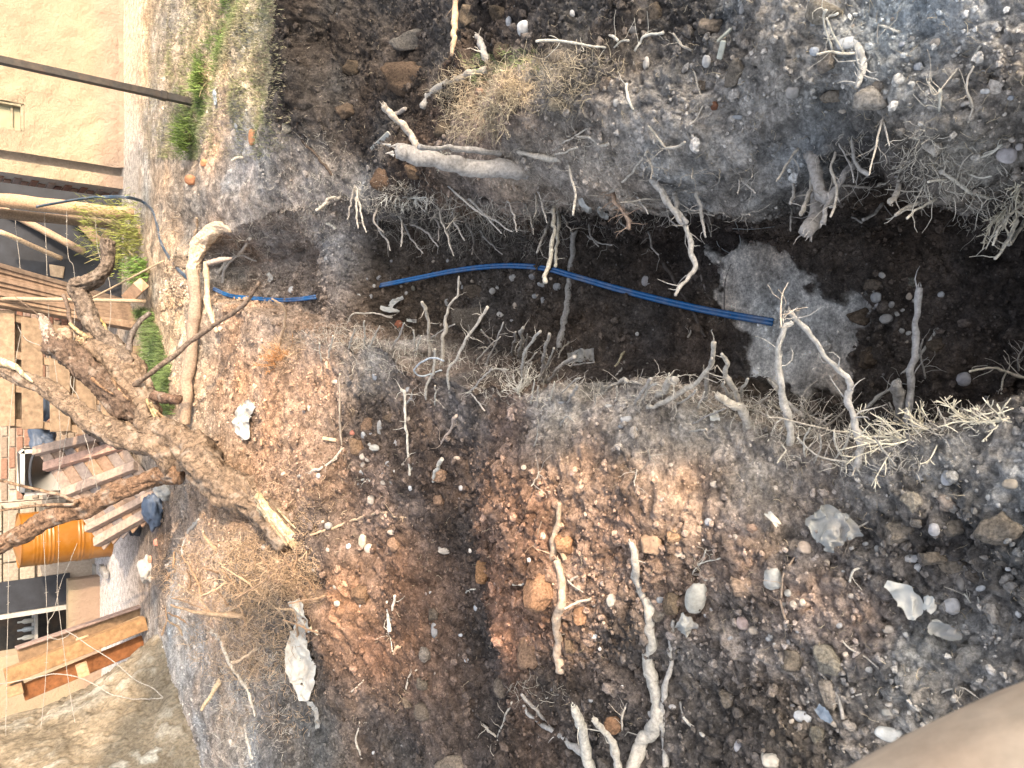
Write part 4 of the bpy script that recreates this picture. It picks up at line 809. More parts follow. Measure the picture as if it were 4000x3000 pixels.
zone_roots('fibrous_root_mat', [
 (880,2240,290,130,2300,.065,.0022,(.0,-.2,.0),.25),(1060,2240,190,170,1900,.07,.0019,(.1,-.2,0),.3),(950,2500,220,170,1100,.10,.002,(.1,-.3,-.1),.25),(1150,2280,120,160,600,.06,.0015,(0,-.1,0),.3),(1000,2050,250,90,500,.07,.0014,(0,-.2,0),.25),(1050,2750,200,160,350,.09,.0018,(.1,-.2,0),.25),(1150,1950,160,140,400,.05,.0012,(0,-.1,0),.25),(1010,2480,160,130,260,.10,.0018,(0,-.2,0),.4),(950,1850,200,90,160,.08,.0018,(0,-.2,0),.3),(1050,2000,160,110,260,.07,.0016,(0,-.2,0),.4),(1090,1400,80,60,260,.07,.0014,(.2,-.1,.2),.5),(1130,1350,70,40,220,.08,.0014,(.4,-.1,.3),.5),(680,930,60,90,90,.07,.0018,(0,0,0),.6)],
 (.42,.31,.21), None, 23)

# white twig clusters standing on the near lips
def twig_cluster(pts_, n_, ln, label, col=(.70,.64,.50), bias=(.3, .1, .4), seed=0, r=.0035, group=None):
    rg_ = np.random.default_rng(seed); mb_ = MB(); o = np.array(surf(*pts_[0])[0])
    for q in range(n_):
        j_ = rg_.integers(0, len(pts_) - 1); f_ = rg_.random(); p = np.array(surf(*pts_[j_])[0]) * (1 - f_) + np.array(surf(*pts_[j_ + 1])[0]) * f_ + rg_.normal(0, .003, 3)
        v = np.array(bias) + rg_.normal(0, .38, 3); v /= np.linalg.norm(v); l_ = ln * rg_.uniform(.5, 1.3); pl = [p - v * .01]
        for s_ in range(6): v = v + rg_.normal(0, .16, 3); v /= np.linalg.norm(v); pl.append(pl[-1] + v * l_ / 6)
        pl = np.array(pl); rr = np.linspace(r, r * .5, 7) * rg_.uniform(.7, 1.2); mb_.tube(pl, rr, 5, np.array(col) * rg_.uniform(.75, 1.15))
        for s_ in range(5):
            i = rg_.integers(1, 6); w_ = (pl[i] - pl[i - 1]); w_ /= np.linalg.norm(w_); w_ = w_ * .7 + rg_.normal(0, .5, 3); w_ /= np.linalg.norm(w_)
            mb_.tube(np.array([pl[i], pl[i] + w_ * l_ * .13, pl[i] + w_ * l_ * .24 + rg_.normal(0, .003, 3)]), [r * .6, r * .5, r * .4], 4, np.array(col) * rg_.uniform(.8, 1.15))
    bp = [np.array(surf(*q_)[0]) for q_ in pts_]; bp = np.concatenate([np.linspace(bp[i_], bp[i_ + 1], 5)[:-1] for i_ in range(len(bp) - 1)] + [bp[-1:]]); mb_.tube(bp, r * 1.6, 5, np.array(col) * .8)
    return link('twig_cluster', mb_.mesh('twig_cluster', M['twig'], True, o), label=label, cat='twigs', group=group, loc=o)
twig_cluster([(3560,1690),(3620,1680),(3680,1690)], 16, .11, 'white spiky twig cluster on the lip right of the pale branches', bias=(.15, -.0, .35), seed=31, r=0.0028)
twig_cluster([(3420,1740),(3500,1720),(3560,1720)], 14, .14, 'white twigs pointing left over the trench below the thick stub', bias=(.15, .8, .2), seed=32, r=0.0028)
twig_cluster([(3760,1640),(3850,1650),(3930,1640)], 18, .10, 'white bushy twigs standing at the right edge of the near lip', bias=(.35, .1, .3), seed=33, r=0.0028)
twig_cluster([(2040,1500),(2020,1540),(2080,1480)], 22, .10, 'white brushwood cluster standing on the middle of the trench lip', bias=(.5, 0, .3), seed=34, r=0.0025, col=(.6,.57,.5))
twig_cluster([(3900,830),(3960,780),(3980,720)], 18, .10, 'pale yellow root brush at the right edge of the right bank', bias=(-.4, .1, .2), seed=35, r=0.0030)
twig_cluster([(1100,1400),(1070,1440),(1130,1370)], 26, .13, 'rusty dry shrub sprouting on the sunlit trench lip', col=(.42,.22,.10), bias=(.4, -.1, .5), seed=36, r=0.0030)
twig_cluster([(1720,590),(1760,600)], 8, .09, 'dry pale twigs beside the grey log', bias=(-.4, .1, .2), seed=37, r=0.0025)
twig_cluster([(1500,760),(1600,775),(1690,770)], 34, .09, 'fringe of white roots along the far right trench edge', bias=(-.6, .1, -.1), seed=38, r=0.0025, col=(.6,.58,.52))

# ------------------------------------------------------------------ stones and large clods, one by one
def stone(x, y, rx, ry, label, col=(.46,.45,.44), name='stone', cat='stone', rot=0, seed=None, group=None, rough=.10, sub=3, mat='stone', thick=.62, sink=.25):
    p, nn, t = surf(x, y); k_ = t / FPX; a_, b_ = rx * k_, ry * k_; c_ = min(a_, b_) * thick
    rgs = np.random.default_rng(int(x * 3 + y)); 
    V, F_ = ICO[sub]; seed = int(x + y) if seed is None else seed
    e = .88 if rough < .2 else .72
    pn = rgs.normal(0, 1, (9, 3)); pn /= np.linalg.norm(pn, axis=1)[:, None]; pd = rgs.uniform(*((.80, 1.0) if rough < .2 else (.58, .92)), 9); dot = V @ pn.T
    V = np.sign(V) * np.abs(V) ** e; V = V * np.minimum(1, np.min(np.where(dot > .05, pd / np.maximum(dot, .05), 9), axis=1))[:, None]
    V = V * (1 + rough * fbm(V + seed * .37, .9, 4, seed % 97))[:, None] * np.array([a_, b_, c_])
    d = -np.array(ray(x, y).normalized()); nz_ = np.array(nn) * .6 + d * .4; nz_ /= np.linalg.norm(nz_)
    ex = np.array([0, -sp, -cp]); ex = ex * math.cos(rot) + np.array([-1, 0, 0]) * math.sin(rot)
    ex -= nz_ * ex.dot(nz_); ex /= np.linalg.norm(ex); ey = np.cross(nz_, ex)
    V = V[:, :1] * ex + V[:, 1:2] * ey + V[:, 2:] * nz_
    o = np.array(p) + nz_ * c_ * (.55 - sink)
    cc = (np.array(col) * .80 + np.array([.03, .022, .012])) * (1 + .22 * fbm(V + seed, max(a_, b_) * .6, 3, 3))[:, None]
    return link(name, make_mesh(name, V, F_, M[mat], cc), label=label, cat=cat, group=group, loc=o)
W_ = (.60,.60,.60); Gs = (.36,.37,.38); Wm = (.56,.48,.40); Pk = (.50,.38,.34); Br = (.15,.115,.09); Or = (.24,.14,.09); Tn = (.34,.24,.17)
def S(c, r, a_, b_, rx, ry, label, col=Gs, **kw): return stone(c * 1000 + a_ / 1.659, r * 1000 + b_ / 1.659, rx / 1.659 * .95, ry / 1.659 * .95, label, col, **kw)
def K(c, r, a_, b_, rx, ry, label, col=Br, **kw): return S(c, r, a_, b_, rx, ry, label, col, name='soil_clod', cat='clod', rough=.26, mat='clod', thick=.8, sink=.38, **kw)
for q in [(2,0,75,185,45,50,'squarish white stone at the top of the dark spoil heap',W_),(2,0,390,88,20,24,'small white stone with a pointed foot in the dark spoil',W_),(1,0,1590,115,26,20,'small bluish stone left of a taller stone in the dark pit',(.42,.44,.47)),(1,0,1638,145,20,38,'upright bluish stone in the dark pit',(.42,.44,.47)),
 (2,0,1260,395,28,42,'pale grey wedge stone below the white splinters',(.46,.46,.46)),(2,0,872,410,24,45,'upright pale stone in the middle of the right bank',(.42,.41,.39)),(2,0,1495,60,22,40,'pale stone at the very top edge right of centre',(.42,.41,.4)),(2,0,785,195,30,30,'round grey stone in the dark clods near the top',(.25,.24,.23)),(2,0,1470,760,45,16,'flat pale stone lying on the grey gravelly bank',Gs),(2,0,675,665,20,28,'small pale stone near the bent white root',(.44,.43,.41)),
 (2,0,120,232,60,20,'long smooth brown stone under the white squarish stone',(.2,.17,.15)),
 (2,1,875,160,38,42,'round pale grey stone on the floor below the blue pipe',(.44,.43,.44)),(2,1,208,287,22,36,'upright grey pebble on the trench floor left',Gs),(2,1,295,200,28,26,'pale grey pebble touching the blue pipe',Gs),(2,1,190,185,30,18,'flat grey pebble under the blue pipe',Gs),(2,1,148,262,18,20,'small grey pebble left of the upright grey pebble',Gs),(2,1,810,505,13,15,'white pebble on the dark floor',W_),(2,1,320,950,22,10,'small bluish flat stone on the grey ledge',Gs),(2,1,625,972,30,15,'flat grey stone set in the grey ledge',(.36,.36,.36)),(2,1,740,1060,42,24,'light dusty stone on the crest of the left ledge',(.42,.42,.42)),(2,1,710,1103,22,13,'small grey stone below the ledge crest stone',Gs),(2,1,790,1125,26,16,'blue grey stone right below the ledge crest stone',Gs),
 (2,1,453,1497,22,20,'cream pebble on the shaded orange clods',Wm),(2,1,75,1370,18,18,'cream pebble at the upper left of the orange clods',Wm),(2,1,1028,1355,17,14,'whitish pebble on the sunlit edge',Wm),(2,1,395,1408,22,20,'pinkish pebble on the sunlit edge',Pk),(2,1,1310,1480,30,24,'cream stone at the right end of the sunlit soil',Wm),
 (1,1,235,222,27,28,'rounded pale stone by the far blue pipe',(.46,.47,.48)),(1,1,458,25,16,26,'small grey stone beside the dark ridge',Gs),(1,1,1245,32,15,15,'small pale pebble above the blue pipe',Gs),(1,1,1340,205,14,22,'egg shaped grey pebble under the blue pipe',Gs),(1,1,1020,208,15,20,'small olive pebble below the left end of the pipe',(.22,.21,.17)),(1,1,1240,300,18,28,'pale oval stone at the top of the twin upright roots',(.36,.36,.35)),
 (1,1,517,815,20,17,'cream round pebble high on the sunlit bank',Wm),(1,1,770,782,20,26,'pale blue stone at the shade edge',(.45,.47,.5)),(1,1,985,868,18,22,'pale stone above the long thin root',(.42,.42,.42)),(1,1,768,1243,36,24,'grey oval stone half in shade by the dark clods',(.42,.41,.38)),(1,1,695,1160,16,24,'grey upright pebble beside the brown clod',Gs),(1,1,805,1110,24,50,'tall grey stone standing among dark clods',(.3,.3,.3)),(1,1,350,985,18,28,'tan upright pebble on the sunlit bank',Wm),(1,1,312,1005,12,14,'small grey pebble beside the tan pebble',Gs),(1,1,745,1580,26,36,'cream stone at the foot of the sunlit bank',Wm),(1,1,1000,1503,14,20,'white pebble in the dark clods, left one',W_),(1,1,1328,1500,16,22,'white pebble in the dark clods, right one',W_),(1,1,1300,1310,22,15,'cream oval pebble in the brown clods',Wm),(1,1,985,1063,14,24,'beige pebble beside the long thin root',(.4,.34,.28)),
 (1,2,693,185,30,48,'greenish cream tall stone of a touching pair',(.44,.42,.33)),(1,2,738,240,36,38,'round cream stone of a touching pair',Wm),(1,2,600,222,18,20,'small whitish stone left of the touching pair',W_),(1,2,877,132,28,18,'cream oval stone above a brown clod',Wm),(1,2,1217,246,46,28,'cream oval stone alone at the edge of the dark furrow',Wm),(1,2,1388,250,11,16,'tiny white pebble right of the lone oval stone',W_),(1,2,512,482,14,22,'upright cream pebble near the cloth top',Wm),(1,2,525,590,22,22,'round tan stone beside the pale patch',Wm),(1,2,1432,620,22,26,'bluish white stone in the dark furrow',(.5,.53,.57)),(1,2,1326,796,14,12,'small bluish white chip in the dark furrow',(.5,.53,.57)),(1,2,1365,962,16,14,'pale blue pebble lower in the dark furrow',(.5,.53,.57)),(1,2,1130,522,10,10,'tiny white pebble at the top of the furrow',W_),(1,2,764,1560,17,12,'white pebble in the dark soil at the bottom',W_),(1,2,680,605,13,18,'small white pebble beside brown clods',W_),(1,2,1155,770,24,52,'tall dark grey stone in the furrow',(.26,.26,.27)),(1,2,470,90,28,24,'grey stone at the foot of the broken tree',(.3,.3,.3)),
 (2,2,1190,545,70,132,'largest upright whitish stone on the near spoil heap',(.52,.51,.46)),(2,2,962,568,30,26,'bluish stone left of the brown clod',(.34,.36,.38)),(2,2,640,572,32,44,'pale stone half buried in grey soil',(.38,.37,.34)),(2,2,1503,722,48,44,'pinkish round stone in the sunlit grey soil',Pk),(2,2,1568,768,38,28,'tan angular stone under the pinkish round stone',(.4,.34,.28)),(2,2,1272,65,26,26,'round blue grey pebble at the top of the heap',(.34,.37,.42)),(2,2,1215,112,26,26,'round tan pebble at the top of the heap',(.44,.34,.26)),(2,2,1080,272,32,22,'pale wedge stone right of the tan block',Wm),(2,2,110,312,15,22,'white pebble left of the broken root',W_),(2,2,202,155,20,26,'cream stone beside the broken root',Wm),(2,2,540,805,36,20,'cluster of pale lime on the reddish soil',W_),(2,2,568,885,12,15,'tiny white pebble near the thick branch',W_),(2,2,1300,436,18,18,'small cream pebble above the whitish stone',Wm),(2,2,1450,165,18,28,'cream upright pebble at the heap top right',Wm),(2,2,1465,1520,34,46,'smooth bluish stone near the bottom edge',(.42,.42,.45)),(2,2,1242,185,11,13,'tiny white pebble at the heap top',W_),(2,2,715,1130,11,11,'tiny pale pebble left of the thick branch',W_),(2,2,510,1220,16,14,'small pale pebble by the grey branches',Gs),(2,2,1655,1590,40,46,'cream stone cut by the lower frame near centre right',(.5,.45,.36)),
 (3,0,520,285,78,42,'large oval white stone on the right bank',(.60,.62,.64)),(3,0,300,332,32,30,'bluish white stone left of the oval white stone',(.5,.53,.57)),(3,0,290,152,18,18,'small pale cube like stone on the right bank',Gs),(3,0,870,288,20,16,'small pale blue pebble in the grey soil',(.44,.46,.5)),(3,0,975,432,30,28,'pale bluish pebble in grey gravel',(.40,.42,.45)),(3,0,1550,1002,62,58,'light pinkish grey block at the right edge',(.44,.41,.41)),(3,0,1628,950,24,26,'small light stone beside the pinkish grey block',(.42,.40,.39)),(3,0,1408,592,32,18,'flat white stone in the dark gravel',W_),(3,0,1575,632,20,18,'small bluish stone in the dark gravel',(.42,.44,.48)),(3,0,165,595,50,46,'rounded grey stone sunk in the dusty bank',(.30,.29,.28)),(3,0,1085,280,30,30,'brownish grey stone right of the pale pebble',(.27,.25,.23)),
 (3,1,700,270,36,38,'round bluish stone beside the sand patch',(.38,.40,.42)),(3,1,765,412,44,38,'grey stone below the round bluish stone',(.36,.36,.36)),(3,1,760,335,34,26,'dusty stone between the two bluish floor stones',(.27,.26,.25)),(3,1,663,325,22,20,'small dusty stone touching the sand patch',(.29,.28,.27)),(3,1,800,315,20,24,'small grey stone right of the dusty floor stone',(.3,.3,.3)),(3,1,1268,800,46,46,'smooth lilac grey stone on the dark floor',(.38,.38,.41)),(3,1,1120,250,22,20,'small bright bluish stone on the dark floor',(.46,.48,.5)),(3,1,1165,1435,40,56,'large white stone in the near left soil',(.54,.55,.57)),(3,1,988,1430,32,28,'pale stone sunk in soil left of the white one',(.36,.36,.36)),(3,1,1568,1478,46,36,'tan cracked stone at the right edge',(.33,.29,.24)),(3,1,1625,1328,36,18,'flat grey stone at the right edge',Gs),(3,1,1535,1645,28,18,'grey stone near the dark slab clods',Gs),(3,1,1430,1565,18,22,'small pale stone near the right edge',(.45,.45,.44)),
 (3,2,32,430,68,78,'largest round whitish stone at the end of the sunlit soil',(.52,.51,.47)),(3,2,237,235,46,48,'round tan stone above the largest whitish stone',(.42,.34,.28)),(3,2,818,170,40,34,'pale brown stone lying on the dark slab clod',(.36,.31,.27)),(3,2,937,302,50,34,'white oval stone of a pair in the dark gravel',(.55,.55,.55)),(3,2,978,360,38,30,'smaller white stone of a pair in the dark gravel',(.52,.53,.54)),(3,2,1192,612,52,60,'smooth grey white stone beside the torn plastic hole',(.54,.54,.55)),(3,2,792,1438,92,50,'largest flat oval stone near the blurred wood corner',(.56,.56,.53)),(3,2,228,1325,60,40,'white oval stone left of the blue grey strip',(.56,.57,.57)),(3,2,20,1612,60,46,'cream stone at the bottom edge left',(.54,.5,.43)),(3,2,1075,110,38,46,'grey upright stone in the dark gravel at right',(.36,.36,.38)),(3,2,166,600,25,28,'square cream stone, left of two side by side',Wm),(3,2,222,585,22,24,'square cream stone, right of two side by side',Wm),(3,2,540,543,22,18,'small cream stone above the torn plastic',Wm),(3,2,383,330,18,22,'small cream pebble under the crumpled film',Wm),(3,2,1556,370,17,15,'small white pebble in the dark soil at right',W_),(3,2,777,760,42,28,'pale rounded stone below the torn plastic',(.37,.34,.31)),(3,2,503,925,20,18,'cream chip right of the round flat clod',Wm),(3,2,652,1020,24,18,'grey white stone on the grey soil',(.46,.45,.43)),(3,2,130,525,24,26,'pale stone next to the largest whitish stone',(.42,.4,.36)),(3,2,1625,662,22,22,'small white stone at the right edge',(.5,.5,.5)),(3,2,1455,715,22,34,'pale grey upright stone right of the plastic hole',(.4,.4,.38)),(3,2,1380,495,32,18,'bluish white flat stone right of the plastic',(.46,.47,.48)),(3,2,543,238,18,18,'white pebble right of the crumpled film',(.5,.5,.5)),(3,2,632,208,20,14,'small grey pebble right of the crumpled film',Gs),(3,2,712,245,24,34,'pale upright pebble in the dark gravel',(.38,.38,.37)),(3,2,125,735,22,34,'grey pebble by the trailing root',(.36,.34,.32)),(3,2,780,1248,24,14,'small whitish chip near the blurred wood',(.5,.47,.43)),(3,2,5,822,22,18,'bluish stone at the shade left',(.4,.42,.44)),(3,2,500,1105,26,20,'pale chip below the round flat clod',(.4,.39,.36)),(3,2,770,1295,34,28,'angular pale stone near the blurred wood',(.36,.35,.32)),(3,2,1250,465,26,45,'dark grey upright stone in the right gravel',(.22,.21,.2))]:
    S(q[0], q[1], q[2], q[3], q[4], q[5], q[6], q[7])
for q in [(2,2,160,530,112,150,'biggest orange brown soil clod left of the broken root',Or),(2,2,120,900,80,110,'big reddish clod at the foot of the broken root',(.17,.11,.08)),(2,2,330,200,80,72,'tan clod leaning behind the broken root',(.3,.17,.1)),(2,2,1040,580,58,88,'dark brown pointed clod beside the whitish stone',(.12,.09,.065)),(2,2,960,660,50,62,'grey clod below the dark pointed clod',(.16,.14,.12)),(2,2,1395,1205,54,62,'grey brown clod on the shaded near soil',(.15,.13,.11)),(2,2,650,1395,56,64,'rusty dark clod by the bent stick',(.15,.085,.055)),(2,2,370,850,36,72,'upright dark clod right of the broken root',(.12,.09,.07)),(2,2,1480,480,70,70,'tan crumbly clod above the pinkish stone',(.28,.2,.15)),(2,2,440,660,40,80,'reddish clod right of the broken root middle',(.24,.14,.09)),(2,2,1060,160,60,48,'tan clod right of the tan block',(.3,.2,.13)),(2,2,1555,110,36,32,'pinkish clod at the top right of the heap',(.32,.22,.17)),
 (1,0,960,500,185,105,'biggest smooth dark brown clod in the pit with an orange end',(.075,.05,.038)),(1,0,620,440,70,55,'dark brown clod left of the biggest smooth clod',(.06,.045,.035)),(1,0,580,720,65,65,'crumbly dark clod above the white splinter',(.07,.05,.04)),(1,0,1010,260,150,70,'dusty grey clod above the biggest smooth clod',(.13,.12,.11)),(1,0,810,1170,75,75,'reddish brown clod with orange specks by the far trench edge',(.09,.055,.04)),(1,0,1020,1110,60,50,'dark clod under the log end with orange specks',(.1,.065,.045)),(1,0,1230,850,75,55,'dark round clod under the sunlit sod',(.06,.047,.038)),(1,0,1400,130,90,90,'broad dusty brown clod at the top of the pit',(.1,.085,.07)),(1,0,1600,340,70,60,'dark clod near the top right of the pit',(.05,.04,.033)),(1,0,1580,80,60,55,'dark clod above the two bluish stones',(.055,.045,.038)),(1,0,200,830,48,36,'dusty pale clod at the grass edge corner',(.3,.27,.22)),
 (2,0,300,670,75,45,'pale lumpy clod on the sod ridge',(.21,.18,.14)),(2,0,300,365,60,50,'dusty clod on top of the sod ridge',(.2,.17,.14)),(2,0,620,540,50,46,'brown round clod on the right bank',(.15,.12,.1)),(2,0,1450,480,58,110,'tall grey clod on the right bank',(.16,.14,.12)),(2,0,1290,170,90,55,'broad crumbly clod behind the white splinters',(.13,.11,.095)),(2,0,920,100,45,80,'brown upright clod near the top middle',(.1,.08,.065)),(2,0,1235,560,40,36,'brown clod right of the pebbly bank',(.11,.09,.075)),
 (1,1,730,1100,55,60,'brown pointed clod between grey stones',(.14,.09,.065)),(1,1,870,1055,60,36,'dark rounded clod over the tall grey stone',(.08,.06,.05)),(1,1,1420,230,75,55,'round dark clod on the trench floor under the pipe',(.08,.068,.06)),(1,1,1400,400,120,90,'large grey boulder like clod on the trench floor',(.11,.1,.09)),(1,1,1185,1595,40,45,'round brown clod at the foot of the spoil',(.22,.14,.1)),(1,1,1190,1430,46,46,'tan clod under the stubby root',(.3,.19,.13)),(1,1,655,1230,60,60,'tan clod at the shade edge of the sunlit bank',(.22,.14,.09)),
 (1,2,895,205,44,50,'brown clod between the cream stones',(.2,.13,.095)),(1,2,680,530,60,72,'double brown clod right of the cloth',(.15,.095,.065)),(1,2,1075,1110,38,42,'grey brown clod in the furrow',(.1,.085,.072)),(1,2,1080,1290,60,52,'larger grey brown clod low in the furrow',(.1,.085,.075)),(1,2,1110,920,44,50,'pale grey brown clod mid furrow',(.16,.14,.125)),(1,2,1270,1640,110,75,'large smooth clod at the bottom edge',(.13,.11,.095)),(1,2,1480,380,60,80,'orange clod at the edge of the dark furrow',(.3,.16,.08)),(1,2,1590,1150,50,60,'grey clod right of the furrow',(.11,.095,.085)),(1,2,1150,660,40,44,'dark clod in the upper furrow',(.085,.07,.06)),(1,2,985,1235,40,46,'dark clod at the lower furrow edge',(.09,.075,.065)),
 (3,2,390,955,98,104,'round flat grey clod below the sunlit soil',(.22,.2,.165)),(3,2,860,130,130,72,'dark slab clod under the pale brown stone',(.14,.125,.11)),(3,2,1060,300,78,54,'smooth brown clod beside the white stone pair',(.14,.12,.1)),(3,2,1205,335,90,72,'angular brown clod right of the smooth brown clod',(.15,.13,.11)),(3,2,1338,405,50,50,'small round brown clod in the right gravel',(.14,.12,.105)),(3,2,1500,130,155,105,'biggest dark clod at the right edge of the near soil',(.13,.115,.10)),(3,2,1210,110,80,60,'dark round clod left of the biggest right clod',(.14,.125,.11)),(3,2,1520,330,50,30,'flat dark clod at the right edge',(.12,.11,.1)),(3,2,960,65,42,36,'pale clod above the dark gravel',(.2,.18,.16)),(3,2,150,960,70,70,'rough dark clod left of the round flat clod',(.14,.12,.1)),(3,2,400,1190,50,105,'long pale clod running down beside the root',(.24,.21,.18)),(3,2,320,1440,50,70,'dark rough clod below the blue grey strip',(.13,.12,.1)),
 (3,1,680,190,60,50,'brown clod above the round bluish stone',(.12,.1,.085)),(3,1,935,160,30,42,'grey green oval clod at the pole top',(.13,.13,.115)),(3,1,1090,580,60,50,'dark brown clod right of the pole',(.07,.058,.05)),(3,1,590,400,80,60,'brown clod on the edge of the sand patch',(.09,.07,.055)),(3,1,650,660,70,70,'wet dark clod on the lower edge of the sand patch',(.06,.047,.04)),(3,1,1160,1600,80,60,'pale crumbly clod in the near left soil',(.23,.2,.18)),(3,1,930,1600,60,60,'crumbly clod left of the white stone',(.21,.19,.16)),
 (3,0,390,80,120,80,'broad dusty clod at the top of the right bank',(.21,.19,.16)),(3,0,390,395,75,65,'lumpy clod below the bluish white stone',(.2,.175,.15)),(3,0,420,620,80,60,'lumpy clod at the hollow edge',(.18,.155,.13)),(3,0,660,640,110,80,'smooth pale soil lump over the wall hollow',(.30,.275,.245)),(3,0,1400,500,40,36,'small grey clod in the right gravel',(.2,.18,.16)),(3,0,720,560,40,40,'small lumpy clod right of the curved root',(.2,.18,.16))]:
    K(q[0], q[1], q[2], q[3], q[4], q[5], q[6], q[7])
S(2,2,905,210,66,82,'sharp edged tan stone block in the sunlit soil',Tn, rough=.3, thick=.9)
S(1,1,628,1148,24,18,'broken bit of red brick in the sunlit soil',(.52,.2,.14), name='brick_piece', cat='brick')
S(1,1,925,450,30,36,'red brick piece lying in the shaded trench',(.28,.09,.05), name='brick_piece', cat='brick')
S(2,0,1312,685,26,32,'dark red brick piece on the right bank',(.18,.07,.04), name='brick_piece', cat='brick')
S(0,0,1235,1165,40,34,'orange brick lump at the corner of the grass',(.5,.22,.11), name='brick_piece', cat='brick')
S(0,0,1325,1055,26,26,'orange brick bit below the grass tuft',(.5,.22,.11), name='brick_piece', cat='brick')
S(0,0,1640,890,30,60,'upright broken orange brick at the grass corner',(.45,.2,.10), name='brick_piece', cat='brick')
S(0,0,1525,865,30,26,'tan stone on the dry grass',Wm); S(0,0,1532,815,14,20,'small white stone on the dry grass',W_); S(0,0,900,1500,30,45,'tall pinkish stone by the fence foot',(.5,.36,.27))
# embedded gravel heap pebbles: share one label
rg = np.random.default_rng(77)
ZN = ['in the far trench beside the blue hose','by the sand patch on the near trench floor','on the trench floor below the blue hose','in the near soil by the torn plastic','on the dusty near right bank','in the shaded clods below the trench lip','on the orange spoil heap','on the sunlit brown bank']
for k_ in range(110):
    zone = [(1650,1130,260,150),(3460,1230,120,180),(2050,1150,160,110),(3050,2550,600,350),(3350,250,500,200),(1500,1750,120,150),(2600,2300,350,500),(1150,1950,200,300)][k_ % 8]
    a = rg.random() * 6.28; q = math.sqrt(rg.random()); x, y = zone[0] + zone[2] * q * math.cos(a), zone[1] + zone[3] * q * math.sin(a)
    s_ = rg.uniform(6, 15); stone(x, y, s_, s_ * rg.uniform(.6, 1), 'small rounded pebble half sunk ' + ZN[k_ % 8], tuple(np.array([(.46,.45,.43),(.36,.36,.37),(.5,.43,.36)][rg.integers(0, 3)]) * rg.uniform(.8, 1.1)), name='pebble', cat='pebble', rot=rg.uniform(0, 3), seed=k_ * 7, group='loose pebbles ' + ZN[k_ % 8], sub=2)

for ar, lst in BATCH.items():
    for k_, (_, ob) in enumerate(sorted(lst, key=lambda q: q[0])):
        ob['label'] = 'thin pale root ' + ar + ', ' + (ORD[k_] + ' from the left' if k_ else 'leftmost of its kind')

# ------------------------------------------------------------------ water hoses
def hose(pts, rpx, label, name='hose', mat='blue', col=(1,1,1), twin=True):
    Pw = [np.array(PT(x, y, t)) for x, y, t in pts]; S_ = smooth_path(Pw, 8); r = rpx * np.mean([p[2] for p in pts]) / FPX
    mb_ = MB()
    if twin:
        T = np.gradient(S_, axis=0); T /= np.linalg.norm(T, axis=1)[:, None]; side = np.cross(T, [0, 0, 1.]); side /= np.linalg.norm(side, axis=1)[:, None]
        mb_.tube(S_ + side * r * .48, r * .66, 10); mb_.tube(S_ - side * r * .48, r * .60, 10)
    else: mb_.tube(S_, r, 8)
    o = S_[0]; return link(name, mb_.mesh(name, M[mat], True, o), label=label, cat='hose', loc=o)
def onsurf(L_, off): return [(x, y, surf(x, y)[2] - off) for x, y in L_]
base = onsurf([(1485,1115),(1620,1088),(1790,1055),(1960,1038),(2120,1046),(2240,1078),(2420,1130),(2600,1176),(2790,1218),(3018,1258)], .04)
tt = np.array([q[2] for q in base]); tt = np.convolve(np.pad(tt, 1, 'edge'), [.25, .5, .25], 'valid'); tt = np.minimum(tt, np.array([q[2] for q in base]) + .02)
tt[0] += .04
hose([(q[0], q[1], t_) for q, t_ in zip(base, tt)], 11, 'long bright blue water hose arching along the trench floor')
hose(onsurf([(835,1128),(900,1155),(1000,1166),(1100,1172),(1170,1168),(1235,1160)], .03), 8, 'short blue hose piece in the far end of the trench')
hp = cx_(0,0,[(235,1340),(400,1310),(560,1285),(700,1275),(820,1278),(930,1310),(990,1370),(1020,1470),(1040,1560),(1085,1650),(1150,1740),(1215,1800)])
ht = [7.0,7.15,7.3,7.4,7.3]; hose([(x, y, min(ht[i] if i < 5 else 99, surf(x, y)[2] - .02)) for i, (x, y) in enumerate(hp)], 6, 'dull blue grey hose looping from the fence post down to the grass', mat='dullhose')
root(cx_(1,1,[(1215,680),(1160,658),(1070,690),(1028,740),(1080,780),(1190,745)]), 3.2, 3.2, 'looped grey cable around a thin root on the left lip', 'air', (.42,.46,.5), 0, .08, 'cable', 'cable', rough=0)
for p_, lb in (([(1430,1400),(1470,1500),(1477,1600),(1420,1640),(1345,1600),(1325,1560)],'thin looped wire hanging by the dark right wall'),([(1430,1480),(1560,1485),(1700,1470)],'thin straight wire stretched along the dark right wall')):
    R_(2,0,p_,1.2,1.2,lb,'air',(.4,.42,.42),0,.02,'wire','wire')

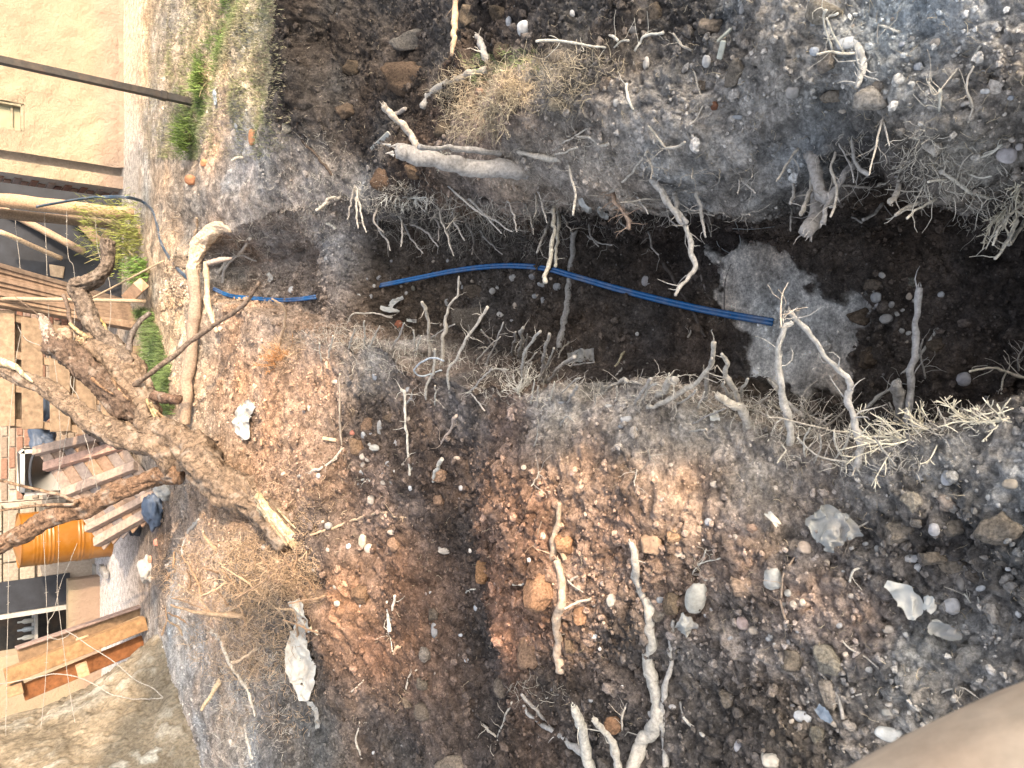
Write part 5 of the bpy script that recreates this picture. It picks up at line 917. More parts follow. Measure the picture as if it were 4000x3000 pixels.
# ------------------------------------------------------------------ cloths, films, plastic scraps
def sheet(path, widths, label, mat='bag', name='plastic_sheet', cat='plastic', amp=.022, off=.042, seed=0, nx=46, ny=22, fold=.09):
    Q = smooth_path([(a_, b_, 0) for a_, b_ in path], 12)[:, :2]; n_ = nx; ii = np.linspace(0, len(Q) - 1, n_); Qx = np.interp(ii, range(len(Q)), Q[:, 0]); Qy = np.interp(ii, range(len(Q)), Q[:, 1])
    Wd = np.interp(np.linspace(0, 1, n_), np.linspace(0, 1, len(widths)), widths); T = np.gradient(np.stack([Qx, Qy], 1), axis=0); T /= np.linalg.norm(T, axis=1)[:, None]; Nn = np.stack([-T[:, 1], T[:, 0]], 1)
    edge = fbm(np.stack([np.arange(n_) * .3 + seed, np.zeros(n_), np.zeros(n_)], 1), 1.0, 3, seed); V = []
    for i in range(n_):
        for j in range(ny):
            a_ = (j / (ny - 1) * 2 - 1) * Wd[i] * (1 + .35 * (edge[i] * .6 if j > ny / 2 else edge[-i - 1])); x, y = Qx[i] + Nn[i, 0] * a_, Qy[i] + Nn[i, 1] * a_
            p, nn, t = surf(x, y); V.append(np.array(PT(x, y, t - off)))
    V = np.array(V); V3 = V.reshape(n_, ny, 3)
    for _ in range(9): V3[1:-1] = (V3[:-2] + V3[2:] + V3[1:-1] * 2) / 4; V3[:, 1:-1] = (V3[:, :-2] + V3[:, 2:] + V3[:, 1:-1] * 2) / 4
    V = V3.reshape(-1, 3)
    rdg = 1 - np.abs(fbm(V * 1.0 + seed, fold, 3, seed)) * 2.2
    d = -np.array([np.array(ray(2000, 1500))])[0]
    V = V + d * ((rdg - .3) * amp * .8 + fbm(V, .02, 2, seed) * .0025)[:, None] + np.array([.3, .2, 0]) * (fbm(V + seed, fold, 2, seed + 4) * amp)[:, None]
    V0 = V - d * .003
    idx_ = np.arange(n_ * ny).reshape(n_, ny); F_ = np.stack([idx_[:-1, :-1], idx_[:-1, 1:], idx_[1:, 1:], idx_[1:, :-1]], -1).reshape(-1, 4)
    o = V.mean(0); return link(name, make_mesh(name, V - o, F_, M[mat], None, True), label=label, cat=cat, loc=o)
sheet(cx_(1,2,[(250,575),(285,680),(300,780)]), [22,30,28], 'pale top flap of cloth sticking out of the reddish bank', 'bag', 'cloth', 'cloth', seed=1)
sheet(cx_(1,2,[(275,770),(265,900),(290,1010),(300,1100),(310,1210)]), [28,42,58,45,18], 'long creased pale cloth lying down the soil slope', 'bag', 'cloth', 'cloth', seed=2, amp=.03)
sheet(cx_(1,2,[(330,1215),(385,1300),(400,1400)]), [6,10,7], 'narrow blueish cloth tail below the creased cloth', 'film', 'cloth', 'cloth', seed=3)
sheet([(985,1575),(950,1610),(945,1660),(960,1715)], [18,34,34,14], 'crumpled whitish bag on the sunlit bank by the tree', 'white', 'bag', 'bag', seed=4, amp=.03)
sheet(cx_(3,2,[(280,40),(380,90),(430,180),(430,290)]), [40,70,55,20], 'crumpled dusty clear film in the grey soil', 'film', 'plastic_film', 'film', seed=5, amp=.03, fold=.05)
sheet(cx_(3,2,[(430,60),(520,90),(570,170)]), [35,40,25], 'thin dusty film flap right of the crumpled clear film', 'film', 'plastic_film', 'film', seed=15, amp=.02, fold=.04)
sheet(cx_(3,2,[(780,480),(870,520),(930,600),(920,690)]), [14,34,48,18], 'torn white plastic sheet sticking out of the grey soil', 'white', 'plastic_sheet', 'plastic', seed=6, amp=.022)
sheet(cx_(3,2,[(1000,590),(1050,600),(1080,650)]), [22,30,20], 'folded white plastic corner right of the torn sheet', 'white', 'plastic_sheet', 'plastic', seed=7, amp=.02)
sheet(cx_(3,2,[(1040,720),(1130,770),(1180,800),(1230,770)]), [20,38,32,16], 'grey plastic edge curling below the dark hole', 'film', 'plastic_sheet', 'plastic', seed=8, amp=.025)
sheet(cx_(2,1,[(360,660),(440,645),(530,640)]), [16,22,20], 'crumpled grey rag at the foot of the left trench wall', 'film', 'rag', 'rag', seed=9, amp=.03)
sheet(cx_(3,2,[(320,1265),(370,1320),(415,1365)]), [16,20,9], 'flat blue grey plastic strip in the near soil', 'greycable', 'plastic_strip', 'plastic', seed=10, amp=.004)
sheet(cx_(1,1,[(805,335),(870,350),(930,358)]), [7,10,4], 'white plastic scrap with a pointed end in the trench', 'white', 'plastic_scrap', 'plastic', seed=11, amp=.01)
sheet(cx_(1,1,[(870,330),(890,300),(955,268)]), [8,12,6], 'white plastic scrap above the pointed one', 'white', 'plastic_scrap', 'plastic', seed=12, amp=.01)
sheet(cx_(1,1,[(975,412),(1040,422)]), [5,6], 'thin white scrap above the red brick piece', 'white', 'plastic_scrap', 'plastic', seed=13, amp=.008)
sheet(cx_(1,1,[(75,110),(95,140),(80,165)]), [8,12,6], 'white scrap beside the far blue hose', 'white', 'plastic_scrap', 'plastic', seed=14, amp=.01)
sheet(cx_(2,2,[(1070,690),(1130,730),(1170,790)]), [25,36,24], 'crumpled bluish film beside the dark pointed clod', 'film', 'plastic_film', 'film', seed=16, amp=.022, fold=.05)
sheet(cx_(2,1,[(1280,1045),(1340,1030)]), [14,22], 'small translucent plastic scrap by the branching stump', 'white', 'plastic_scrap', 'plastic', seed=17, amp=.01)
sheet([(3030,2018),(3010,2035)], [30,34], 'pinkish plastic flap at the top of the near soil', 'bag', 'plastic_scrap', 'plastic', seed=18, amp=.02)
sheet(cx_(0,0,[(1385,580),(1392,640),(1395,680)]), [6,7,4], 'bluish plastic bottle scrap lying in the green grass', 'greycable', 'plastic_scrap', 'plastic', seed=19, amp=.01)
for p_, lb in (([(445,1290),(460,1330),(495,1365),(515,1362)],'curved white shell like scrap in the right wall'),([(575,1340),(570,1370),(600,1400),(625,1405)],'curled white scrap ring in the right wall')):
    sheet(cx_(2,0,p_), [8,13,9], lb, 'white', 'scrap', 'scrap', seed=20, amp=.012)
def plank(p0, p1, w_, th, col, name='board', label=None, cat=None, parent=None, up=None, off=(0, 0, 0), group=None, mat='plank'):
    p0, p1 = Vector(p0), Vector(p1); d = (p1 - p0); L_ = d.length; d.normalize(); up = Vector(up or (0, 0, 1)); s_ = d.cross(up).normalized(); n_ = s_.cross(d).normalized()
    mb_ = MB(); Rm = np.array([[d.x, s_.x, n_.x], [d.y, s_.y, n_.y], [d.z, s_.z, n_.z]])
    o = np.array((p0 + p1) / 2) + np.array(off); mb_.box((0, 0, 0), (L_, w_, th), Rm, col, .004)
    ob = link(name, mb_.mesh(name, M[mat], False), label=label, cat=cat, group=group)
    if parent is not None: ob.parent = parent; ob.location = Vector(o) - parent.location
    else: ob.location = o
    return ob
def splinter(c, r, a_, b_, w_, label, col=(.5,.5,.42)):
    q = cx_(c, r, [a_, b_]); A_ = surf(*q[0]); B_ = surf(*q[1]); k_ = A_[2] / FPX
    plank(PT(*q[0], A_[2] - .02), PT(*q[1], B_[2] - .02), w_ / 1.659 * k_, .008, col, 'wood_splinter', label, 'wood splinter', up=-ray(*q[0]))
splinter(2,0,(1425,182),(1328,272),20,'thin pale wood splinter lying on the right spoil heap')
splinter(2,0,(1372,262),(1342,385),38,'flat ribbed pale wood piece under the thin splinter',(.55,.57,.5))
splinter(1,0,(865,862),(750,972),36,'pointed white wood splinter beside the forked branch',(.5,.49,.44))
splinter(1,2,(350,745),(405,790),26,'small cream wood chip beside the cloth',(.6,.55,.42))
splinter(2,2,(310,235),(345,310),30,'short light wood chip on the tan clod',(.5,.38,.26))
splinter(1,1,(430,1180),(520,1195),22,'light wood chip on the sunlit brown bank',(.6,.46,.3))

# ------------------------------------------------------------------ uprooted dead tree
tree = empty('dead_tree', G(1150,2150,.1), 'broken uprooted dead tree leaning from the sunlit bank towards the pallets', 'tree')
TO = np.array(tree.location)
def limb(pts, name='branch', col=(.20,.14,.10), sides=12, rough=.3, parent=tree, mat='bark', seed=0, cap=True, squash=None):
    Pw = [np.array(PT(x, y, min(t, surf(x, y)[2] - r * .3 * t / FPX))) for x, y, t, r in pts]; n_ = len(Pw); big_ = max(q[3] for q in pts) > 28; sides = 40 if big_ else sides; rough = rough * 1.35 if big_ else rough
    S_ = smooth_path(Pw, 22 if big_ else 12); rr = .84 * np.interp(np.linspace(0, 1, len(S_)), np.linspace(0, 1, n_), [q[3] * q[2] / FPX for q in pts])
    ar_ = np.concatenate([[0], np.cumsum(np.linalg.norm(np.diff(S_, axis=0), axis=1))]); q1 = np.stack([ar_, ar_ * 0 + seed, ar_ * 0], 1)
    S_ = S_ + np.stack([fbm(q1, .22, 2, 1), fbm(q1, .22, 2, 2), fbm(q1, .22, 2, 3)], 1) * (rr * .3)[:, None]; rr = rr * (1 + .16 * fbm(q1, .18, 2, 4))
    mb_ = MB(); mb_.tube(S_, rr, sides, col, cap, rough, seed + 3, squash)
    return link(name, mb_.mesh(name, M[mat], True, parent.location), parent)
bc = (.25,.17,.115); lt = (.27,.20,.145); wd = (.66,.50,.29)
limb([(1140,2120,4.72,50),(1080,2050,4.82,60),(1000,1975,4.92,68),(900,1895,5.1,74),(800,1820,5.25,76),(700,1745,5.4,72),(620,1680,5.55,66),(573,1603,5.7,58),(530,1512,5.8,58),(482,1446,5.9,58),(434,1398,5.95,52),(374,1362,6,46),(318,1354,6.0,38)], 'trunk', lt, 26, .3, seed=1)
limb([(560,1650,5.68,40),(500,1600,5.72,55),(422,1530,5.75,56),(337,1458,5.8,58),(259,1386,5.85,58),(199,1338,5.9,50)], 'branch', (.17,.12,.09), 18, .35, seed=2)
limb([(215,1345,5.88,32),(180,1290,5.9,22),(165,1250,5.95,14),(156,1228,6,7)], 'broken_tip', (.48,.38,.32), 10, .5, seed=3)
limb([(235,1330,5.82,26),(250,1300,5.85,22),(225,1290,5.85,8)], 'broken_tip', (.45,.33,.24), 10, .6, seed=4)
limb([(325,1358,5.93,30),(305,1350,5.93,26),(292,1343,5.95,8)], 'broken_tip', (.6,.46,.3), 10, .6, seed=44)
limb([(510,1430,5.85,40),(422,1337,6,36),(361,1265,6.05,34),(325,1180,6.1,31),(290,1130,6.1,31),(292,1108,6.1,30),(337,1102,6.1,30),(386,1078,6.1,29),(416,1036,6.1,28),(422,990,6.1,30),(425,935,6.1,32)], 'branch', (.21,.165,.13), 14, .28, seed=5)
limb([(690,1785,5.4,58),(600,1750,5.45,46),(542,1735,5.5,45),(422,1675,5.6,44),(301,1590,5.7,42),(211,1530,5.8,38),(120,1482,5.85,36),(36,1458,5.9,34),(-60,1435,5.95,34)], 'branch', lt, 16, .25, seed=6)
limb([(700,1850,5.42,40),(610,1868,5.5,42),(512,1904,5.55,39),(362,1964,5.65,38),(181,2036,5.75,34),(60,2102,5.8,32),(-80,2160,5.9,30)], 'branch', (.27,.17,.11), 16, .25, seed=7)
limb([(524,1506,5.7,12),(603,1446,5.6,12),(711,1362,5.5,12),(814,1283,5.35,11),(904,1229,5.2,10),(964,1175,5.1,9),(1000,1121,5.0,8),(1014,1100,5,6)], 'branch', (.28,.21,.16), 8, .2, seed=8)
limb([(500,1400,5.9,13),(512,1313,5.92,11),(542,1259,5.95,10),(585,1223,6,9)], 'branch', (.2,.17,.15), 8, .3, seed=9)
limb([(430,1400,5.95,10),(337,1337,6.1,9),(277,1259,6.15,8),(265,1199,6.2,7),(247,1150,6.2,7)], 'branch', (.2,.15,.12), 7, .3, seed=10)
limb([(270,1262,6.1,6),(300,1290,6.1,10),(380,1345,6.05,10)], 'broken_tip', wd, 6, .3, seed=11)
limb([(-10,1415,5.85,22),(60,1432,5.82,18),(90,1460,5.8,12),(128,1492,5.78,4)], 'broken_tip', (.78,.62,.4), 8, .3, seed=12, squash=.5)
limb([(380,1240,6.1,16),(412,1285,6.05,20),(440,1335,6.0,18),(475,1380,5.95,8)], 'broken_tip', (.5,.38,.16), 8, .35, seed=13, squash=.6)
limb([(300,1960,5.6,12),(240,1935,5.7,8),(181,1922,5.75,8),(0,1877,5.8,6)], 'branch', (.3,.2,.13), 6, .2, seed=14)
limb([(290,1968,5.6,9),(150,1976,5.7,8),(0,1995,5.8,6),(-60,2005,5.8,6)], 'branch', (.3,.2,.13), 6, .2, seed=15)
limb([(605,1550,5.6,20),(650,1556,5.5,19),(700,1560,5.45,18)], 'branch', (.22,.14,.1), 9, .45, seed=16)
limb([(150,1230,5.95,2),(60,1160,6,2)], 'branch', (.3,.22,.16), 5, .1, seed=17)
for k_, (a_, b_, w0, w1, c_) in enumerate([((1000,1935),(1150,2110),26,14,(.72,.56,.34)),((1020,1975),(1165,2120),36,22,(.80,.64,.42)),((1050,2030),(1150,2140),34,20,(.74,.56,.34)),((1030,2010),(1120,2130),16,8,(.5,.36,.22)),((1075,1980),(1185,2090),8,4,(.75,.6,.4)),((590,1575),(640,1680),16,8,(.6,.46,.28)),((600,1600),(680,1650),12,5,(.45,.3,.18)),((570,1560),(610,1640),10,5,(.55,.4,.22)),((430,1480),(500,1560),14,6,(.4,.26,.16)),((470,1700),(530,1800),10,5,(.5,.35,.2)),((360,1480),(440,1540),12,6,(.36,.22,.13))]):
    t0 = 4.56 if k_ < 5 else 5.52 if k_ < 8 else 5.62
    limb([(a_[0], a_[1], t0 + (.05 if k_ < 5 else 0), w0), ((a_[0] + b_[0]) / 2, (a_[1] + b_[1]) / 2 + 5, t0, (w0 + w1) / 2), (b_[0], b_[1], t0 - .04, w1)], 'torn_wood', c_, 6, .35, seed=50 + k_, squash=.5)
# log and roots lying across the far end of the trench
lg = empty('bare_log', G(740,1400,.05), 'smooth debarked log lying across the far end of the trench', 'log')
limb([(900,900,5.9,10),(870,893,5.9,24),(825,905,5.92,28),(785,950,5.98,30),(762,1010,6,28),(752,1060,6,28)], 'bare_end', (.58,.45,.32), 12, .3, lg, 'root', 61)
limb([(752,1060,6,27),(758,1120,6.0,28),(755,1240,6.02,27),(742,1360,6.05,27),(730,1480,6.1,26),(726,1600,6.1,27),(720,1655,6.1,26)], 'trunk', (.33,.25,.19), 12, .14, lg, 'root', 62)
limb([(806,1025,5.95,12),(806,1120,5.95,14),(818,1210,5.85,13),(845,1300,5.75,8)], 'branch', (.45,.34,.24), 8, .3, lg, 'root', 63)
limb([(905,1010,5.9,5),(860,1015,5.9,12),(810,1025,5.92,13)], 'branch', (.36,.3,.26), 8, .3, lg, 'root', 64)
root([(980,930),(940,985),(900,1010),(860,1060)], 6, 10, 'dusty root curling beside the bare log end', 'air', DUST, 8, .03)
root([(1000,1020),(930,1000),(880,1050),(870,1100)], 4, 7, 'thin dusty root under the bare log end', 'air', GREY, 8, .03)
R_(0,0,[(1500,1040),(1570,1020),(1590,1050)],6,6,None,'air',DUST,3,.02); R_(0,0,[(1270,1410),(1275,1470),(1255,1530)],5,6,'short tan root above the bent log',  'air', TAN,3,.02)
R_(0,2,[(1310,1290),(1370,1180),(1420,1100)],6,14,'torn splintered wood strip below the root mass','air',(.46,.36,.24),2,.03)
R_(0,2,[(1110,600),(1250,650),(1350,660),(1560,680)],4,15,'long sunlit root curving out of the root mass','air',(.40,.28,.18),8,.03)
R_(0,2,[(1500,980),(1560,960),(1659,890)],5,8,'pale root end below the root mass','air',(.45,.35,.26),4,.03)
R_(0,2,[(1659,1320),(1600,1150),(1500,1000),(1440,850),(1370,770)],6,9,'long grey root running down the shaded slope','lie',DUST,8,.03)
R_(0,2,[(1590,1380),(1600,1480),(1640,1600)],7,8,'grey root at the bottom left of the soil slope','lie',DUST,4)
R_(0,2,[(1180,280),(1195,190),(1220,130),(1290,50)],5,8,'forked dark root at the shaded side of the mound','lie',GREY,5)
R_(0,2,[(1310,120),(1340,180),(1400,240)],5,7,'sunlit root end at the mound top','air',TAN,4,.02)
for k_ in range(26):
    x = random.uniform(640, 1180); y = random.uniform(2080, 2440); a = random.uniform(-2.2, .6); l_ = random.uniform(60, 190)
    root([(x, y), (x + l_ * .5 * math.cos(a) + 10, y - l_ * .5 * math.sin(a)), (x + l_ * math.cos(a), y - l_ * math.sin(a))], 2.5, 6, None, 'air', random.choice(((.40,.27,.17),(.34,.23,.15),(.46,.34,.23))), 8, .025, group=None)
for ar, lst in BATCH.items():
    for k_, (_, ob) in enumerate(sorted(lst, key=lambda q: q[0])):
        ob['label'] = 'thin pale root ' + ar + ', ' + ((ORD[k_] if k_ < len(ORD) else 'one of the last') + ' from the left' if k_ else 'leftmost of its kind')

# ------------------------------------------------------------------ house, fence and yard
house = empty('house', (3.2, 9.11, 0), 'cream rough plastered house wall with a small window', 'house')
HO = np.array(house.location)
def hb(name, lo, hi, mat, par=house, bev=0, o=HO, **kw):
    mb_ = MB(); lo, hi = np.array(lo, float), np.array(hi, float); mb_.box((lo + hi) / 2, hi - lo, None, (1, 1, 1), bev); return link(name, mb_.mesh(name, M[mat], False, o), par, **kw)
def slab(name, X0, X1, Z0, Z1, Y, par, o, mat, amp=.012, step=.03):    # plastered face with its own relief
    nx_, nz_ = int((X1 - X0) / step), int((Z1 - Z0) / step); gx_, gz_ = np.meshgrid(np.linspace(X0, X1, nx_), np.linspace(Z0, Z1, nz_)); V = np.stack([gx_.ravel(), np.full(gx_.size, Y), gz_.ravel()], 1)
    V[:, 1] += fbm(V, .12, 4, 5) * amp + fbm(V, .6, 2, 8) * amp; i_ = np.arange(nx_ * nz_).reshape(nz_, nx_); F_ = np.stack([i_[:-1, :-1], i_[:-1, 1:], i_[1:, 1:], i_[1:, :-1]], -1).reshape(-1, 4)
    return link(name, make_mesh(name, V - o, F_, M[mat], None, True), par)
slab('plaster', 2.31, 7.0, -.1, .90, 9.10, house, HO, 'stucco'); slab('plaster', 2.31, 2.52, .90, 3.2, 9.10, house, HO, 'stucco'); slab('plaster', 2.80, 7.0, .90, 3.2, 9.10, house, HO, 'stucco'); slab('plaster', 2.52, 2.80, 1.5, 3.2, 9.10, house, HO, 'stucco')
hb('wall', (2.14, 9.22, -.1), (7.0, 9.5, 3.3), 'mortar'); slab('plinth', 2.31, 7.0, -.1, .05, 9.05, house, HO, 'stucco', .014)
slab('pilaster', 2.09, 2.22, -.1, 3.2, 9.09, house, HO, 'stucco'); hb('pilaster_core', (2.10, 9.12, -.1), (2.21, 9.3, 3.2), 'mortar')
win = hb('window', (2.53, 9.17, .91), (2.79, 9.20, 1.49), 'glass'); hb('frame', (2.522, 9.14, .895), (2.798, 9.165, .93), 'concrete', win, o=HO - HO); 
win.location = (0, 0, 0)
for ob in list(win.children): bpy.data.objects.remove(ob)
fr = MB(); fr.box((2.66 - HO[0], 9.14 - HO[1], .915), (.27, .06, .03), None, (.33,.29,.2), .003); fr.box((2.535 - HO[0], 9.14 - HO[1], 1.2), (.025, .06, .57), None, (.33,.29,.2), .003); fr.box((2.785 - HO[0], 9.14 - HO[1], 1.2), (.025, .06, .57), None, (.33,.29,.2), .003); fr.box((2.66 - HO[0], 9.155 - HO[1], 1.0), (.24, .02, .02), None, (.33,.29,.2), .003)
link('frame', fr.mesh('frame', M['plank'], False), win)
bm_ = MB(); bm_.box((0, 0, 0), (.235, .10, .062), None, (1, 1, 1), .006)
BR = []
for k_, c_ in enumerate([(.30,.16,.11),(.36,.22,.16),(.24,.13,.10),(.40,.30,.24),(.33,.24,.20)]):
    m_ = MB(); m_.box((0, 0, 0), (.235, .10, .062), None, c_, .006); BR.append(m_.mesh('brick', M['brick'], False))
PL = []
for k_, c_ in enumerate([(.34,.28,.22),(.29,.23,.18),(.37,.31,.25),(.30,.18,.13),(.33,.26,.2)]):
    m_ = MB(); m_.box((0, 0, 0), (.235, .10, .062), None, c_, .006); PL.append(m_.mesh('brick', M['brick'], False))
CB = []
for k_, c_ in enumerate([(.37,.33,.26),(.32,.28,.22),(.40,.35,.29)]):
    m_ = MB(); m_.box((0, 0, 0), (.30, .12, .15), None, c_, .008); CB.append(m_.mesh('block', M['brick'], False))
for iz in range(16):                                     # side wall of the house, seen receding
    for iy in range(7):
        b_ = link('brick', random.choice(BR), house); b_.location = Vector((2.09 + .045 + random.uniform(-.004, .004), 9.43 + iy * .25 + (.125 if iz % 2 else 0), .02 + iz * .076)) - house.location; b_.rotation_euler.z = math.pi / 2
hb('side_wall', (2.105, 9.31, -.1), (2.139, 11.2, 1.3), 'mortar')
bw = empty('brick_wall', (.3, 10.6, 0), 'pale painted brick wall at the back of the yard', 'wall'); BO = np.array(bw.location)
hb('mortar_bed', (-1.36, 10.61, -.1), (2.05, 10.75, 1.35), 'mortar', bw, o=BO)
for iz in range(16):
    for ix in range(14):
        b_ = link('brick', random.choice(PL if ix < 8 else BR), bw); b_.location = Vector((-1.22 + ix * .247 + (.12 if iz % 2 else 0), 10.64 + random.uniform(-.006, .004), .02 + iz * .076)) - bw.location
kw_ = empty('block_wall', (-1.85, 10.6, 0), 'cream block wall beside the dark shed opening', 'wall'); KO = np.array(kw_.location)
hb('mortar_bed', (-2.45, 10.60, -.1), (-1.37, 10.72, 1.5), 'mortar', kw_, o=KO)
for iz in range(9):
    for ix in range(3):
        if ix == 2 and iz < 4: continue
        b_ = link('block', random.choice(CB), kw_); b_.location = Vector((-1.53 - ix * .315 - (.05 if iz % 2 else 0), 10.60 + random.uniform(-.006, .004), .06 + iz * .162)) - kw_.location
shed = empty('shed', (-2.9, 10.9, 0), 'dark grey sheet metal shed with an open door', 'shed'); SO = np.array(shed.location)
hb('back_panel', (-4.6, 11.4, 0), (-2.2, 11.45, 2), 'darkmetal', shed, o=SO); hb('floor', (-4.4, 10.5, -.05), (-2.2, 11.4, .03), 'concrete', shed, o=SO)
hb('door', (-2.62, 10.52, .28), (-2.26, 10.56, 1.4), 'slate', shed, o=SO); hb('door_frame', (-2.68, 10.5, .0), (-2.63, 10.56, 1.4), 'concrete', shed, o=SO)
hb('shelf', (-3.3, 11.0, .55), (-2.7, 11.3, .58), 'concrete', shed, o=SO)
hb('low_wall', (-2.98, 10.30, -.03), (-2.30, 10.44, .33), 'stucco', None, o=SO * 0, label='low cream wall in front of the shed opening', cat='wall')
hb('side_pier', (-4.4, 10.2, -.03), (-3.02, 10.45, 1.5), 'stucco', None, o=SO * 0, label='cream pier left of the shed behind the leaning pallet', cat='wall')
for k_ in range(5):
    m_ = MB(); m_.tube(np.array([(0, 0, 0), (0, 0, .10), (0, 0, .13), (0, 0, .17)]), [.03, .03, .012, .012], 8); b_ = link('bottle', m_.mesh('bottle', M['white'] if k_ % 2 else M['greycable']), label='small bottle on the shed shelf, ' + ['the one nearest the big tree', 'second from the big tree', 'middle one of five', 'second from the shed door', 'the one nearest the shed door'][k_], cat='bottle', group='bottles on the shed shelf', loc=(-3.2 + k_ * .1, 11.1, .58))
# steel post
gp = G(780, 405, -.05); mp_ = MB(); mp_.box((0, 0, 1.3), (.055, .055, 2.7), None, (1, 1, 1), .004); mp_.box((0, 0, .28), (.066, .066, .05), None, (1, 1, 1), .004)
link('steel_post', mp_.mesh('steel_post', M['darkmetal'], False), label='tall dark square steel post standing in the grass', cat='post', loc=gp)
# fence posts and braces
def stick_t(a_, b_, r, label, name='pole', cat='pole', col=(.36,.26,.18), sides=10, rough=.12, mat='root'):
    P0 = np.array(PT(*a_)); P1 = np.array(PT(*b_)); k_ = a_[2] / FPX; S_ = smooth_path([P0, (P0 + P1) / 2, P1], 6); m_ = MB(); m_.tube(S_, r * k_, sides, col, True, rough, int(a_[0] + b_[1]) % 50)
    return link(name, m_.mesh(name, M[mat], True, P1), label=label, cat=cat, loc=P1)
stick_t((-60,775,6.95),(515,838,7.95),28,'thick round brown fence post beside the house corner','fence_post','post',(.42,.29,.19),14)
stick_t((-40,830,7.1),(480,880,8.1),20,'thinner dark fence post behind the thick one','fence_post','post',(.2,.15,.11),12)
stick_t((-20,800,7.6),(330,985,8.0),14,'dusty diagonal pole behind the wire strands')
stick_t((0,905,7.4),(240,1010,7.9),10,'lower diagonal pole in front of the dark grille',col=(.5,.38,.26))
stick_t((-20,1166,6.9),(568,1176,7.3),8,'straight peeled stick leaning across the plank stack','stick','stick',(.34,.26,.18),8)
stick_t((640,1018,6.2),(350,1170,6.6),4,'thin crooked twig across the small shrub','twig','twig',(.4,.3,.2),6)
plank(PT(270,815,7.9), PT(385,945,8.2), .10, .03, (.42,.31,.22), 'board', 'weathered board leaning behind the fence post', 'board', up=(0,-1,.3))
plank(PT(470,850,7.9), PT(410,935,8.2), .09, .035, (.36,.27,.19), 'board', 'short board propped at the foot of the fence post', 'board', up=(0,-1,.3))
plank(PT(160,1050,7.9), PT(250,1065,8.0), .12, .03, (.5,.38,.26), 'board', 'pale board end beside the green shrub', 'board', up=(0,-1,.3))
m_ = MB(); m_.tube(np.array([PT(505,1160,7.35), PT(552,1112,7.2)]), .075, 4, (.5,.33,.22)); link('wood_block', m_.mesh('wood_block', M['plank'], False), label='short reddish wood block end beside the grass tuft', cat='wood block')
grl = empty('steel_grille', PT(100, 960, 8.0), 'dark steel grille standing behind the fence wires', 'grille'); GO = np.array(grl.location)
for k_ in range(9):
    m_ = MB(); x_ = PT(100, 905 + k_ * 17, 8.0).x; m_.tube(np.array([(x_, GO[1], GO[2] - .45), (x_, GO[1], GO[2] + .5)]) - GO, .010, 4); link('bar', m_.mesh('bar', M['darkmetal']), grl)
for k_ in range(8):
    m_ = MB(); z_ = GO[2] - .4 + k_ * .12; m_.tube(np.array([(GO[0] - .26, GO[1] + .014, z_), (GO[0] + .26, GO[1] + .014, z_)]) - GO, .010, 4); link('bar', m_.mesh('bar', M['darkmetal']), grl)
hb('dark_panel', (.75, 8.95 + .2, 0), (2.0, 8.99 + .2, 1.2), 'slate', None, o=HO * 0, label='dark blue panel behind the steel grille', cat='panel')
# upright plank stack
ps = empty('plank_stack', PT(515, 1230, 7.75), 'stack of upright reddish planks leaning beside the pallet', 'planks')
for k_ in range(9):
    f_ = k_ / 8; a_ = PT(-50, 1030 + 150 * f_, 6.85 + .02 * (k_ % 3)); b_ = PT(495 + 35 * f_, 1185 + 97 * f_, 7.85 + .0 * k_)
    plank(a_, b_, .115, .043, random.choice(((.30,.21,.145),(.35,.25,.175),(.25,.175,.125),(.32,.225,.155))), parent=ps, up=(1, .15, 0), off=(0, 0, .0))
# big pallet: quad corners (photo x, y, depth)
def pallet(name, label, q, bs, stringers, w_b, w_s, cols, vert=(), back=None):
    c = [np.array(PT(*p)) for p in q]            # bottom-right, bottom-left, top-right, top-left
    def bl(a_, b_): return c[0] * (1 - a_) * (1 - b_) + c[1] * a_ * (1 - b_) + c[2] * (1 - a_) * b_ + c[3] * a_ * b_
    n_ = np.cross(c[1] - c[0], c[2] - c[0]); n_ /= np.linalg.norm(n_)
    if n_.dot(np.array(CAM) - c[0]) < 0: n_ = -n_
    pe = empty(name, Vector(c[0] * .5 + c[1] * .5), label, 'pallet')
    for b_ in bs: plank(bl(-.01, b_), bl(1.01, b_), w_b, .020, random.choice(cols), parent=pe, up=tuple(n_), off=n_ * .012)
    for a_ in stringers: plank(bl(a_, -.02), bl(a_, 1.02), w_s, .085, random.choice(cols), name='stringer', parent=pe, up=tuple(n_), off=-n_ * .045)
    for b_ in (back or ()): plank(bl(-.01, b_), bl(1.01, b_), w_b, .018, random.choice(cols), parent=pe, up=tuple(n_), off=-n_ * .10)
    return pe
wc = ((.31,.22,.145),(.27,.195,.13),(.34,.245,.165),(.29,.205,.135))
pallet('pallet', 'large tan pallet leaning upright behind the dead tree', [(545,1362,7.75),(555,1712,7.75),(-45,1200,6.95),(-45,1655,6.95)], (.05,.22,.385,.56,.735,.91), (.03,.36,.66,.97), .17, .07, wc, back=(.13,.47,.8))
pallet('pallet', 'grey brown pallet lying crooked behind the dead tree', [(655,1985,7.25),(405,2130,7.5),(445,1690,7.9),(150,1755,8.0)], (), (), .1, .06, wc)
pc = [np.array(PT(*p)) for p in [(655,1985,7.25),(405,2130,7.5),(445,1690,7.9),(150,1755,8.0)]]
p2 = [o for o in scene.collection.objects if o.get('label', '').startswith('grey brown pallet')][0]
def bl2(a_, b_): return pc[0] * (1 - a_) * (1 - b_) + pc[1] * a_ * (1 - b_) + pc[2] * (1 - a_) * b_ + pc[3] * a_ * b_
n2 = np.cross(pc[1] - pc[0], pc[2] - pc[0]); n2 /= np.linalg.norm(n2); n2 = n2 if n2.dot(np.array(CAM) - pc[0]) > 0 else -n2
